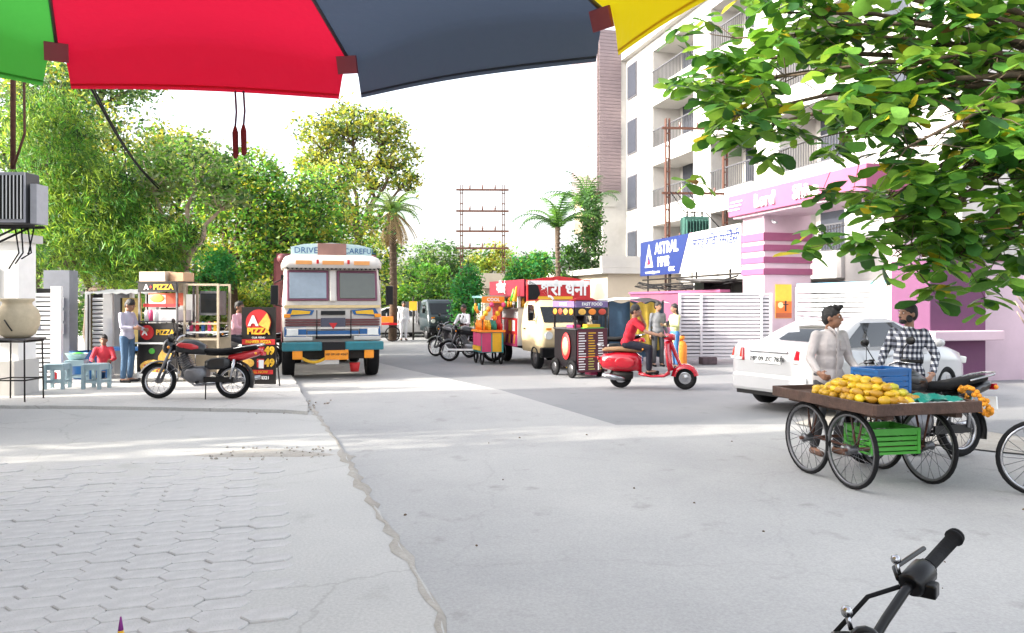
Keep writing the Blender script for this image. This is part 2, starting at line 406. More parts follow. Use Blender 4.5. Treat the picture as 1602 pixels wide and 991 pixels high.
# ------------------------------------------------------------------ buildings, walls, gates (right side)
FB = 14.5; FR = R(FB)
m_pinkw = M("pale_pink_wall", (0.56, 0.42, 0.49), 0.8, var=0.06, scale=2, bump=0.06, dirt=0.15)
m_pinkd = M("deep_pink_band", (0.27, 0.07, 0.15), 0.75, var=0.08, scale=3)
m_pinkb = M("pink_beam", (0.30, 0.075, 0.15), 0.75, var=0.06, scale=2)
m_mauve = M("mauve_wall", (0.17, 0.05, 0.10), 0.8, var=0.12, scale=2, bump=0.06, dirt=0.2)
m_purp = M("purple_wall", (0.125, 0.042, 0.10), 0.8, var=0.08, scale=2, bump=0.06, dirt=0.15)
m_beige = M("beige_wall", (0.36, 0.26, 0.18), 0.85, var=0.05, scale=2)
m_pinkclad = M("pinkish_cladding", (0.22, 0.17, 0.18), 0.7, var=0.08, scale=4)
m_gpaint = M("white_gate_paint", (0.60, 0.58, 0.61), 0.4, var=0.05)
m_grey = M("grey_paint", (0.36, 0.36, 0.39), 0.6, var=0.1)
LEFTF = (R(90), 0, R(-90))                               # lettering read from -x

# apartment block
ap = thing("apartment_building", "white multi-storey apartment block with recessed balconies and pinkish cladding bay", "building", (9.06, 28.0, 0), FR)
Y0, Y1, TOP = -9.0, 12.4, 14.2
body = bx("wall", m_wwall, ap, ((1.45 + 13) / 2, (Y0 + Y1) / 2, TOP / 2), (13 - 1.45, Y1 - Y0, TOP))
opens = [(9.15 - 4.05, 9.15), (0.4, 3.6), (-4.6, -1.2)]   # balcony bays along the front
piers = []
edges = sorted([Y0] + [v for o in opens for v in o] + [Y1])
for i in range(0, len(edges), 2): piers.append((edges[i], edges[i + 1]))
for a, b in piers:
    bx("pier", m_wwall, ap, (0.72, (a + b) / 2, TOP / 2), (1.44, b - a, TOP))
FL = [2.85, 5.7, 8.55, 11.4]
m_rail = M("balcony_rail", (0.09, 0.09, 0.10), 0.5, 0.4)
m_frame = M("window_frame", (0.13, 0.13, 0.15), 0.4, 0.5)
m_pane = M("window_pane", (0.045, 0.05, 0.065), 0.25, spec=0.3)
for a, b in opens:
    for z in FL:
        bx("balcony_slab", m_wwall, ap, (0.60, (a + b) / 2, z + 0.02), (1.44, b - a - .002, 0.85))
        r = MB(); n = int((b - a) / .14)
        for k in range(n + 1): r.box((-0.06, a + .05 + (b - a - .1) * k / n, z + .85), (.022, .022, .85))
        r.box((-0.06, (a + b) / 2, z + 1.28), (.05, b - a, .05)); r.box((-0.06, (a + b) / 2, z + .48), (.04, b - a, .04))
        r.build("railing", m_rail, ap)
        for yy, ww in ((a + .95, 1.2), (b - 1.05, 1.4)):
            w = bx("balcony_door", m_frame, ap, (1.42, yy, z + 1.50), (.06, ww, 2.05))
            bx("pane", m_pane, w, (1.38, yy, z + 1.50), (.03, ww - .14, 1.9))
    bx("lintel", m_wwall, ap, (0.72, (a + b) / 2, TOP - .25), (1.43, b - a - .002, .5))
    bx("beige_wall_panel", m_beige, ap, (1.425, (a + b) / 2 + .3, TOP / 2 + 1.2), (.04, .5, TOP - 3))
bx("parapet", m_wwall, ap, (5.9, (Y0 + Y1) / 2, TOP + .2), (12.4, Y1 - Y0 + .3, .38))
for a, b in piers:
    for z in FL:
        if b - a > 2.0 and b < Y1 - .1:
            w = bx("window", m_frame, ap, (-.01, (a + b) / 2 if b < Y1 - .1 else b - 1.0, z + 1.75), (.07, 1.0, 1.45))
            bx("pane", m_pane, w, (-.045, (a + b) / 2 if b < Y1 - .1 else b - 1.0, z + 1.75), (.03, .86, 1.3))
            bx("sill", m_wwall, w, (-.08, (a + b) / 2 if b < Y1 - .1 else b - 1.0, z + .98), (.18, 1.2, .07))
for z in FL:
    w = bx("recess_window", m_frame, ap, (-.02, 11.55, z + 1.55), (.09, 1.15, 1.75)); bx("pane", m_pane, w, (-.07, 11.55, z + 1.55), (.03, 1.0, 1.6))
# cladding bay at the far end
bx("bay_wall", m_wwall, ap, (5.5, 14.4, TOP / 2 + .2), (13.6, 4.0, TOP + .4))
bx("bay_end_wall", m_beige, ap, (-.9, 14.5, 10.5), (1.2, 3.6, 10))
k = 0; z = 7.35
while z < 15.6:
    bx("cladding_board", m_pinkclad, ap, (-1.54, 14.55, z + .085), (.05, 4.1, .16)); bx("cladding_board", m_pinkclad, ap, (-.92, 12.36, z + .085), (1.22, .05, .16))
    z += .175; k += 1
for z in (4.2, 2.4 - 1.4):
    w = bx("recess_panel", m_beige, ap, (-1.32, 14.3, z + 1.55), (.06, 2.6, 1.9)); bx("shade_fin", m_grey, w, (-1.40, 12.85, z + 1.55), (.22, .12, 1.95))
for z in (2.9, 5.75):
    bx("ledge", m_wwall, ap, (-1.1, 14.4, z + .95), (.9, 4.2, .22))
w = bx("window", m_frame, ap, (-1.315, 15.8, 6.4), (.05, .5, 1.2)); bx("pane", m_pane, w, (-1.345, 15.8, 6.4), (.02, .38, 1.05))
t = thing("air_conditioner", "small wall-mounted air conditioner on the beige recess of the apartment block", "air conditioner", tuple(ap.matrix_basis @ Vector((-1.58, 15.5, 3.9))), FR)
bx("casing", m_white, t, (0, 0, .3), (.3, .75, .55), bev=.02); MB().cyl((-.155, 0, .3), (-.17, 0, .3), .2, 16).build("fan_grille", m_iron, t)
for yy in (.25, -.25): bx("bracket", m_iron, t, (.12, yy, -.0), (.5, .04, .04))
# ground-floor window behind the entrance
w = bx("barred_window", m_frame, ap, (-.02, -2.6 + .3, 3.2), (.08, 1.0, 1.1)); bx("pane", m_pane, w, (-.06, -2.3, 3.2), (.03, .9, 1.0))
bb = MB()
for kk in range(6): bb.box((-.09, -2.3 - .4 + kk * .16, 3.2), (.025, .02, 1.05))
bb.build("window_bars", m_rail, w)
# entrance: two pillars and a lettered beam
Pc = (7.09, 21.6, 0)
def loc_in(o, v): return tuple(Matrix.Translation(o.location) @ Euler(o.rotation_euler).to_matrix().to_4x4() @ Vector(v))
ent = thing("entrance_gateway", "pink entrance gateway with striped pillar and lettered overhead beam", "gateway", Pc, FR)
bx("pillar", m_pinkw, ent, (.765, .55, 2.1), (1.53, 1.1, 4.2), bev=.02)
for z0, z1 in ((2.47, 2.65), (2.80, 2.98), (3.14, 3.32), (3.43, 3.66)):
    bx("stripe", m_pinkd, ent, (.765, .55, (z0 + z1) / 2), (1.60, 1.17, z1 - z0), bev=.008)
bx("beam", m_pinkb, ent, (.55, -1.55, 4.52), (1.7, 5.9, .62), bev=.02)
bx("beam_soffit", m_pinkw, ent, (.55, -1.55, 4.185), (1.5, 5.7, .06))
bx("pillar", m_pinkw, ent, (1.05, -4.1, 2.08), (.5, .6, 4.14), bev=.02)
bx("pillar", m_purp, ent, (.72, -5.45, 1.3), (1.42, 1.1, 2.6), bev=.02)
bx("ledge", m_pinkw, ent, (.75, -5.55, 1.02), (1.75, 1.45, .20), bev=.02)
for kk in range(3):
    bx("dash_mark", m_white, ent, (-.315, 1.05 - kk * .07, 4.40 + kk * .11), (.03, .62, .035))
for s_, y_ in (("Lord", -.55), ("Shiva", -2.35)):
    text(s_, .50, m_white, ent, (-.33, y_, 4.50), LEFTF, ext=.03, bold=.012)
# poster on the pillar
po = thing("poster", "small orange sunset poster pasted on the striped pink pillar", "poster", loc_in(ent, (.62, -.012, 1.25)), FR)
bx("sheet", M("poster_yellow", (.80, .46, .04), .6), po, (0, 0, .47), (.52, .012, .96))
bx("sunset_band", M("poster_orange", (.75, .16, .02), .6), po, (0, -.009, .27), (.52, .008, .40))
bx("sand_band", M("poster_dark", (.42, .09, .03), .6), po, (0, -.010, .07), (.52, .009, .14))
MB().cyl((-.1, -.014, .36), (-.1, -.022, .36), .085, 18).build("sun_disc", M("poster_sun", (.9, .75, .35), .6), po)
MB().box((.06, -.02, .30), (.05, .006, .22)).box((.06, -.02, .38), (.18, .006, .03)).ell((.06, -.02, .45), (.035, .006, .04)).build("figure", M("poster_black", (.05, .02, .02), .6), po)
cctv = thing("security_camera", "tiny white security camera under the pink beam", "security camera", loc_in(ent, (.25, -.02, 3.95)), FR)
MB().box((0, -.03, .05), (.05, .1, .05)).cyl((0, -.05, 0), (0, -.22, -.03), .035, 10).build("body", m_grey, cctv)
# inner slatted gate
def slat_gate(name, label, loc, rz, w, h, n, mat, sheet_=None, post=.06, group=None):
    g = thing(name, label, "gate", loc, rz, group)
    for x in (post / 2, w - post / 2): bx("gate_post", mat, g, (x, 0, h / 2), (post, .06, h))
    for z in (.03, h - .03): bx("rail", mat, g, (w / 2, 0, z), (w - 2 * post - .002, .05, .06))
    p0 = None
    for k in range(n):
        z = .06 + (h - .12) * (k + .5) / n
        if p0 is None: p0 = bx("slat", mat, g, (w / 2, 0, 0), (w - 2 * post - .004, .02, (h - .12) / n * .68)); p0.location = (0, 0, z)
        else: share(p0, g, (0, 0, z))
    return g
g2 = slat_gate("driveway_gate", "pale grey slatted driveway gate inside the pink gateway", loc_in(ent, (1.0, -4.86, .12)), FR + R(90), 4.8, 2.0, 15, M("pale_grey_paint", (.50, .53, .57), .5))
bx("blue_top_strip", M("pale_blue_paint", (.20, .45, .66), .5), g2, (2.4, 0, 2.05), (4.7, .05, .09))
# white sliding gate standing out beside the pillar
gw = slat_gate("sliding_gate", "white slatted sliding gate with solid middle sheet beside the striped pillar", (4.60, 21.15, .12), R(2), 2.60, 1.83, 17, m_gpaint)
bx("solid_sheet", M("gate_sheet", (.42, .40, .44), .45), gw, (1.62, .030, .95), (1.25, .012, 1.68))
bx("upright", m_gpaint, gw, (.62, -.02, .91), (.06, .05, 1.76)); bx("upright", m_gpaint, gw, (2.30, -.025, .91), (.05, .05, 1.76))
bx("gap_shade_sheet", M("gate_shadow_sheet", (.16, .15, .18), .6), gw, (1.3, .05, .91), (2.46, .02, 1.7))  # dark sheet stands in for the shade in the slat gaps
st = thing("stone_block", "dark stone block lying under the white sliding gate", "stone", (5.35, 20.95, .0), R(8))
bx("block", M("dark_stone", (.10, .07, .08), .9, var=.4), st, (0, 0, .10), (.42, .3, .2), bev=.02)
# mauve compound wall
cw = thing("compound_wall", "mauve plastered compound wall below the hoarding", "wall", (6.35, 22.95, 0), math.atan2(1.55, 7.4))
bx("wall", m_mauve, cw, (0, 3.8, 1.0), (.22, 7.6, 2.0)); bx("coping", m_pinkd, cw, (0, 3.8, 2.03), (.32, 7.7, .08))
pw = thing("boundary_wall", "light pink boundary wall at the right edge behind the bare stem", "wall", loc_in(ent, (1.45, -5.6, 0)), FR)
bx("wall", m_pinkw, pw, (3.0, 0, 1.3), (6.0, .24, 2.6)); bx("coping", m_pinkb, pw, (3.0, 0, 2.63), (6.0, .34, .08))
# hoarding
hv = Vector((6.80, 22.75, 0)); hf = Vector((5.18, 30.7, 0)); hd = (hv - hf); hl = hd.length
hb = thing("hoarding", "long blue and white pipe advertisement hoarding on scaffold legs", "hoarding", tuple(hf), math.atan2(hd.y, hd.x))
# local x runs from the far end to the near end, face towards local -y
m_hblue = M("hoarding_blue", (.007, .02, .12), .45); m_hwhite = M("hoarding_white", (.78, .78, .80), .45, var=.04)
bx("panel", m_hwhite, hb, (hl / 2, .0, 3.37), (hl, .06, 1.33))
MB().prism([(0, 2.70), (3.75, 2.70), (4.55, 4.04), (0, 4.04)], -.036, -.05, Euler((R(90), 0, 0)).to_matrix().to_4x4() @ Matrix.Scale(-1, 4, (0, 0, 1))).build("blue_field", m_hblue, hb)
MB().prism([(3.82, 2.70), (4.0, 2.70), (4.8, 4.04), (4.62, 4.04)], -.036, -.046, Euler((R(90), 0, 0)).to_matrix().to_4x4() @ Matrix.Scale(-1, 4, (0, 0, 1))).build("slanted_stripe", M("hoarding_pink", (.62, .36, .45), .5), hb)
text("ASTRAL", .58, m_white, hb, (2.62, -.056, 3.68), FRONT, bold=.016, sx=1.05); text("PIPES", .50, m_white, hb, (2.35, -.056, 3.17), FRONT, bold=.012)
text("www.astralpipes.com", .17, m_white, hb, (1.3, -.056, 2.83), FRONT); text("CPVC", .22, m_white, hb, (3.1, -.056, 2.88), FRONT, bold=.006)
Rf = Euler((R(90), 0, 0)).to_matrix().to_4x4() @ Matrix.Scale(-1, 4, (0, 0, 1))
e_ = MB(); e_.prism([(.55, 3.02), (1.35, 3.02), (.95, 3.92)], -.052, -.062, Rf); e_.build("emblem", m_white, hb)
MB().prism([(.74, 3.12), (1.16, 3.12), (.95, 3.6)], -.064, -.07, Rf).build("emblem_inset", m_hblue, hb); MB().prism([(.86, 3.12), (1.04, 3.12), (.95, 3.32)], -.072, -.078, Rf).build("emblem_core", m_redt, hb)
text("लार्ड शिवा रेसिडेंसी", .50, m_hblue, hb, (6.45, -.042, 3.62), FRONT, sx=.92, bold=.006)
text("INDORE", .14, M("faint_print", (.40, .40, .45), .5), hb, (6.4, -.042, 3.1), FRONT)
for x in (.4, 2.6, 4.8, 7.2): MB().tube([(x, .12, 0), (x, .12, 4.0)], .035).build("leg", m_iron, hb)
for z in (2.55, 2.35): MB().tube([(0, .06, z), (hl, .06, z)], .03).build("cross_pipe", m_iron, hb)
for x in (1.2, 3.6, 6.0): MB().tube([(x, .12, 2.35), (x + 1.1, .12, 1.6)], .025).build("brace", m_iron, hb)
# cable bundle under the hoarding
cb = MB()
for k in range(7):
    q = random.Random(k); pts = []
    for i in range(9): pts.append((i / 8 * hl, -.1 - .03 * k, 2.45 - .25 * math.sin(i / 8 * math.pi) * q.uniform(.4, 1) - .03 * k + q.uniform(-.04, .04)))
    cb.tube(pts, .018, 5)
cbo = cb.build("cable_bundle", m_black); cbo.location = hb.location; cbo.rotation_euler = hb.rotation_euler
tag(cbo, "drooping black cables strung below the hoarding", "cables")
dk = thing("void_shade", "black box and sheet standing in for the shaded void behind the white sliding gate", "shade_box", (5.9, 23.3, 0), FR)  # black box and sheet added where there is only deep shade
bx("shade_box", m_blk, dk, (1.2, 1.0, 1.15), (1.8, .6, 2.3)); bx("roof_sheet", m_iron, dk, (1.0, .6, 2.36), (2.6, 1.6, .05), rot=(.08, 0, 0))
# transformer mount: two iron poles with cross arms
def h_pole(name, label, loc, rz, w, h, bars, mat, r=.09, ins=None):
    o = thing(name, label, "utility pole", loc, rz)
    for x in (0, w):
        m = MB()
        m.box((x - r * .8, 0, h / 2), (.04, r * 2, h)); m.box((x + r * .8, 0, h / 2), (.04, r * 2, h))
        for k in range(int(h / .5)): m.box((x, -r, .3 + k * .5), (r * 1.7, .02, .06))
        m.build("pole", mat, o)
    for z in bars:
        b = MB().box((w / 2, -r - .03, z), (w + .5, .06, .09)).build("cross_arm", mat, o)
        for k in range(3):
            MB().lathe([(.01, 0), (.05, .02), (.03, .05), (.06, .08), (.03, .12), (.05, .15), (.02, .2)], 10, mt=XF((w * (.2 + .3 * k), -r - .03, z + .045))).build("insulator", M("insulator_brown", (.14, .06, .05), .3, coat=.5), b)
    return o
hp = h_pole("transformer_pole", "rusty twin-pole transformer mount behind the hoarding", (6.12, 30.2, 0), R(4), 2.32, 8.9, (8.5, 5.95, 4.15), m_rust)
tr_ = thing("transformer", "dark green finned transformer between the rusty poles", "transformer", (7.2, 30.25, 4.25), R(4))
bx("tank", M("transformer_green", (.03, .10, .08), .5, var=.3), tr_, (0, 0, .4), (1.0, .55, .75), bev=.03)
for k in range(8): bx("fin", MATS["transformer_green"], tr_, (-.42 + .12 * k, -.36, .36), (.03, .18, .55))
for k in range(3): MB().lathe([(.03, 0), (.05, .03), (.03, .06), (.05, .09), (.03, .12), (.04, .22)], 10, mt=XF((-.3 + .3 * k, 0, .78))).build("bushing", m_iron, tr_)
wr = MB()
for k in range(4): wr.tube([(6.9 + .3 * k, 30.1, 5.25), (6.75 + .35 * k, 30.0, 5.6 + .1 * k), (6.4 + .5 * k, 30.05, 6.0)], .018, 5)
wr.tube([(6.2, 30.05, 6.0), (6.75, 30.0, 5.2), (7.6, 30.0, 5.15), (8.4, 30.05, 4.3)], .022, 5)
tag(wr.build("jumper_cables", m_black), "loose jumper cables arching over the transformer", "cables")
fp = h_pole("lattice_pole", "distant rusty twin-pole frame with cross bars against the white sky", G(722, 528) + (0,), R(2), 1.98, 7.2, (6.95, 5.95, 5.0, 4.2), m_rust, .07)
# cream low walls behind the vans
m_creamw = M("cream_wall", (0.52, 0.45, 0.36), 0.85, var=0.05, scale=1.5)
an = thing("annex_building", "low cream plastered annex with flat roof behind the food van", "building", (3.7, 34.5, 0), R(16))
bx("wall", m_creamw, an, (2.5, 3, 1.45), (5.0, 9, 2.9)); bx("roof_slab", m_wwall, an, (2.4, 3, 3.02), (5.5, 9.5, .24)); bx("parapet", m_wwall, an, (2.4, -1.6, 3.4), (5.5, .2, .5))
bx("doorway", m_glass, an, (2.4, -1.52, 1.05), (1.0, .06, 2.1))
an2 = thing("cream_cabin", "small cream cabin with projecting roof slab left of the food van", "building", (-1.4, 36.2, 0), R(10))
bx("wall", m_creamw, an2, (1.4, 1.5, 1.15), (2.6, 3, 2.3)); bx("roof_slab", m_creamw, an2, (1.4, 1.4, 2.66), (3.2, 3.6, .7)); bx("window", m_glass, an2, (1.3, -.02, 1.3), (.9, .05, .8))
bx("doorway", m_grey, an2, (2.3, -.02, .95), (.6, .05, 1.9))
fw = thing("far_wall", "pale far compound wall closing the street beyond the trees", "wall", (-32, 52, 0), R(-4))
bx("wall", m_creamw, fw, (24, 0, 1.0), (48, .25, 2.0)); bx("coping", m_wwall, fw, (24, 0, 2.03), (48, .35, .08))

# ------------------------------------------------------------------ left side: added sun-blocking houses off the frame, gates, posts
def house(name, label, x0, x1, y0, y1, h, mat, storeys):
    o = thing(name, label, "house", ((x0 + x1) / 2, (y0 + y1) / 2, 0))
    w, d = x1 - x0, y1 - y0
    bx("wall", mat, o, (0, 0, h / 2), (w, d, h)); bx("roof_slab", m_wwall, o, (0, 0, h + .1), (w + .3, d + .1, .2))
    for s in range(storeys):
        k = max(1, int(d / 3.2))
        for i in range(k):
            y = -d / 2 + d * (i + .5) / k; z = h / storeys * s + 1.6
            f = bx("window", m_frame, o, (w / 2 + .01, y, z), (.08, 1.2, 1.2)); bx("pane", m_pane, f, (w / 2 + .05, y, z), (.03, 1.05, 1.05))
            bx("sunshade", m_wwall, f, (w / 2 + .25, y, z + .75), (.5, 1.5, .08))
    return o
house("sun_block_house", "unseen cream house added left of the forecourt to block the sun", -10.6, -7.6, -14, 6.75, 9.2, m_creamw, 3)  # out of view, added to keep the sun off the foreground
house("sun_block_ac_house", "unseen white house shaped to block the sun, carrying the air conditioner", -11.6, -8.6, 8.35, 12.3, 9.6, m_wwall, 3)  # out of view, edge and height set to bound the sun band
ac = thing("air_conditioner", "large pale outdoor air-conditioner unit with barred grille on iron bracket", "air conditioner", (-7.92, 12.0, 2.93), 0)
bx("casing", M("ac_dark", (.04, .04, .045), .5), ac, (0, .12, .42), (.70, .36, .80), bev=.02); bx("front_frame", m_grey, ac, (0, -.075, .42), (.70, .03, .78))
bx("dark_recess", m_blk, ac, (0, -.095, .42), (.66, .02, .68))
for k in range(12): bx("grille_bar", m_white, ac, (-.31 + .0565 * k, -.115, .42), (.012, .012, .68))
bx("side_box", m_grey, ac, (.44, .14, .33), (.10, .3, .62)); 
for y in (0, .25): MB().tube([(-1.0, y, -.02), (.45, y, -.02)], .022).tube([(-1.0, y, -.6), (.2, y, -.03)], .018).build("bracket", m_iron, ac)
db = MB()
for k in range(4):
    q = random.Random(40 + k); db.tube([(-7.9 + .1 * k, 12.2, 2.9), (-7.8 + .08 * k + q.uniform(-.1, .1), 12.15, 2.5), (-8.0 + .1 * k, 12.2, 2.25 + .08 * k)], .012, 5)
tag(db.build("wire_tangle", m_black), "dark tangle of wires below the outdoor unit", "wires")
pp = MB(); pp.tube([(-8.0, 12.3, 3.85), (-8.0, 12.3, 7.5)], .04); pp.tube([(-7.95, 12.25, 3.9), (-7.75, 12.2, 4.4), (-7.7, 12.1, 5.6)], .02)
tag(pp.build("drain_pipe", m_rust), "rusty drain pipe beside the outdoor unit", "pipe")
wp = thing("white_gate_post", "white plastered gate post with grey panel and cap at the left edge", "gate post", (-9.08, 13.55, .09), 0)
bx("post", m_white, wp, (0, .2, 1.35), (.78, .5, 2.7)); bx("grey_panel", m_grey, wp, (-.1, -.06, 1.75), (.30, .03, .95)); bx("cap", m_wwall, wp, (0, .2, 2.76), (.95, .65, .14)); bx("ledge", m_grey, wp, (.0, .1, 1.16), (.95, .75, .07))
bx("plinth", m_wwall, wp, (.0, .1, .3), (.9, .7, .6))
# clay pot on stand
pt = thing("water_pot", "big round earthen water pot with narrow base at the left edge", "pot", (-8.22, 12.75, 1.13), 0)
MB().lathe([(.02, 0), (.18, .0), (.26, .06), (.32, .2), (.335, .34), (.30, .46), (.22, .54), (.21, .58), (.25, .62), (.25, .65), (.20, .64), (.18, .55)], 28).build("body", M("clay", (.50, .42, .29), .85, var=.15, scale=5, bump=.1), pt)
MB().tube([(.0, -.33, .3), (.05, -.345, .24), (.12, -.32, .12)], .012, 6).build("tap_spout", m_iron, pt)
ps = thing("pot_stand", "thin iron stand carrying the earthen pot", "stand", (-8.22, 12.75, .09), 0)
for x in (-.28, .28):
    for y in (-.25, .25): MB().tube([(x, y, 0), (x * .95, y * .95, 1.0)], .014, 6).build("leg", m_iron, ps)
for z in (.35, .98):
    for a, b in (((-.28, -.25), (.28, -.25)), ((.28, -.25), (.28, .25)), ((.28, .25), (-.28, .25)), ((-.28, .25), (-.28, -.25))): MB().tube([(*a, z), (*b, z)], .012, 6).build("rail", m_iron, ps)
bx("tray", m_steel, ps, (0, 0, 1.02), (.62, .56, .03))
# louvred gates and grey gate pillars
m_lpost = M("gate_post_white", (.72, .72, .72), .5, var=.05); m_lgrey = M("gate_grey", (.20, .21, .24), .55, var=.1)
def louvre(label, x, y, w, h, n=18):
    g = thing("louvred_gate", label, "gate", (x, y, .09), R(6), "louvred gates on the left")
    bx("gate_post", m_lpost, g, (w + .05, 0, h / 2), (.2, .1, h)); bx("gate_post", m_lpost, g, (-.05, 0, h / 2), (.08, .1, h)); bx("backing", m_blk, g, (w / 2, .05, h / 2), (w - .1, .02, h - .1))
    p0 = None
    for k in range(n):
        z = .12 + (h - .2) * k / n
        if p0 is None: p0 = bx("slat", m_lpost, g, (w / 2 - .0, 0, 0), (w - .12, .05, h / n * .5), rot=(.5, 0, 0)); p0.location = (0, 0, z)
        else: share(p0, g, (0, 0, z))
louvre("louvred gate leaf with dark slots next to the white gate post", -9.93, 15.9, .42, 1.95)
louvre("narrow louvred gate leaf beside the yellow board", -9.35, 17.0, .34, 1.85)
gp = thing("grey_gate_pillar", "grey gate pillar with three square white openings in a column", "gate pillar", (-9.72, 16.45, .09), R(6))
bx("shaft", m_lgrey, gp, (0, .1, 1.15), (.52, .4, 2.3)); bx("side_fin", m_lgrey, gp, (-.36, .14, .95), (.18, .3, 1.9))
for k in range(3):
    bx("opening", m_white, gp, (.05, -.11, 1.05 + k * .28), (.2, .03, .22)); bx("mullion", m_lgrey, gp, (.05, -.13, 1.05 + k * .28), (.02, .03, .22))
gp2 = thing("slab_panel", "tall plain grey panel wall left of the yellow board", "panel", (-9.0, 17.2, .09), R(6))
bx("panel", m_lgrey, gp2, (.12, .1, .95), (.5, .12, 1.9)); bx("edge_strip", m_lpost, gp2, (.42, .1, .95), (.06, .14, 1.92))
yb = thing("yellow_board", "faded yellow board hung on the fence behind the standing vendor", "board", (-8.52, 17.0, .75), 0)
bx("board", M("faded_yellow", (.70, .52, .18), .7), yb, (.1, 0, .55), (.42, .03, 1.0)); bx("frame_edge", m_iron, yb, (-.13, -.01, .45), (.03, .04, 1.2))
wl = thing("side_wall", "pale low wall with small vents behind the stall", "wall", (-8.4, 18.2, .09), 0)
bx("wall", m_wwall, wl, (.3, .1, .9), (1.2, .2, 1.8))
for k in range(5): bx("vent_slot", m_iron, wl, (.25, -.01, 1.1 + k * .12), (.35, .03, .045))
# ------------------------------------------------------------------ trees and plants
m_bark = M("bark", (0.10, 0.068, 0.045), 0.9, var=0.4, scale=10, bump=0.6, bscale=25)
m_barkl = M("pale_bark", (0.34, 0.26, 0.19), 0.9, var=0.35, scale=9, bump=0.6, bscale=25)
L_mid = leafmat("leaf_mid_green", (0.089, 0.198, 0.042)); L_dark = leafmat("leaf_dark_green", (0.042, 0.104, 0.037))
L_gry = leafmat("leaf_grey_green", (0.156, 0.208, 0.104)); L_yel = leafmat("leaf_yellow_green", (0.291, 0.291, 0.052), (0.5, 0.46, 0.04), .5)
L_brt = leafmat("leaf_bright_green", (0.094, 0.291, 0.046), (0.2, 0.5, 0.04)); L_lim = leafmat("leaf_lime", (0.218, 0.354, 0.062), (0.42, 0.55, 0.05), .5)
L_emr = leafmat("leaf_emerald", (0.042, 0.229, 0.062), (0.08, 0.42, 0.08), .4)
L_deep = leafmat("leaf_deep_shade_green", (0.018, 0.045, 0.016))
def leaf_mesh(name, parent, centers, size, mats, wts, rng, flat=0.3, aspect=0.5, droop=None, kind=None, mi=None):
    """many small leaf faces (two triangles folded on the midrib)"""
    n = len(centers); c = np.asarray(centers, float)
    d = rng.normal(size=(n, 3)); d[:, 2] *= (1 - flat)
    if droop is not None: d = d * 0.55 + np.asarray(droop)
    d /= np.linalg.norm(d, axis=1)[:, None] + 1e-9
    r = rng.normal(size=(n, 3)); sd = np.cross(d, r); sd /= np.linalg.norm(sd, axis=1)[:, None] + 1e-9
    nn = np.cross(d, sd); s = size * rng.uniform(.6, 1.35, n)[:, None]
    a = c - d * s * .5; b = c + d * s * .5; l = c + sd * s * aspect * .5 + nn * s * .1; q = c - sd * s * aspect * .5 + nn * s * .1
    v = np.stack([a, l, b, q], 1).reshape(-1, 3)
    me = bpy.data.meshes.new(name); me.vertices.add(4 * n); me.vertices.foreach_set("co", v.ravel())
    f = np.arange(4 * n).reshape(-1, 4); tri = np.concatenate([f[:, [0, 1, 2]], f[:, [0, 2, 3]]], 1).reshape(-1)
    me.loops.add(6 * n); me.loops.foreach_set("vertex_index", tri)
    me.polygons.add(2 * n); me.polygons.foreach_set("loop_start", np.arange(0, 6 * n, 3)); me.polygons.foreach_set("loop_total", np.full(2 * n, 3))
    for m in mats: me.materials.append(m)
    if mi is None: mi = rng.choice(len(mats), n, p=np.asarray(wts) / sum(wts))
    me.polygons.foreach_set("material_index", np.repeat(mi, 2).astype(np.int32))
    me.update(); me.validate()
    o = bpy.data.objects.new(name, me); COL.objects.link(o); o.parent = parent
    if kind: o["kind"] = kind
    return o
def branch(mb, a, b, r0, r1, rr, wig=.12, n=6):
    a = Vector(a); b = Vector(b); pts = []
    for i in range(n):
        t = i / (n - 1); p = a.lerp(b, t)
        if 0 < i < n - 1: p += Vector((rr.uniform(-1, 1), rr.uniform(-1, 1), rr.uniform(-.5, .5))) * wig * (b - a).length * .5
        pts.append(p)
    mb.tube(pts, [r0 + (r1 - r0) * i / (n - 1) for i in range(n)], 7); return pts
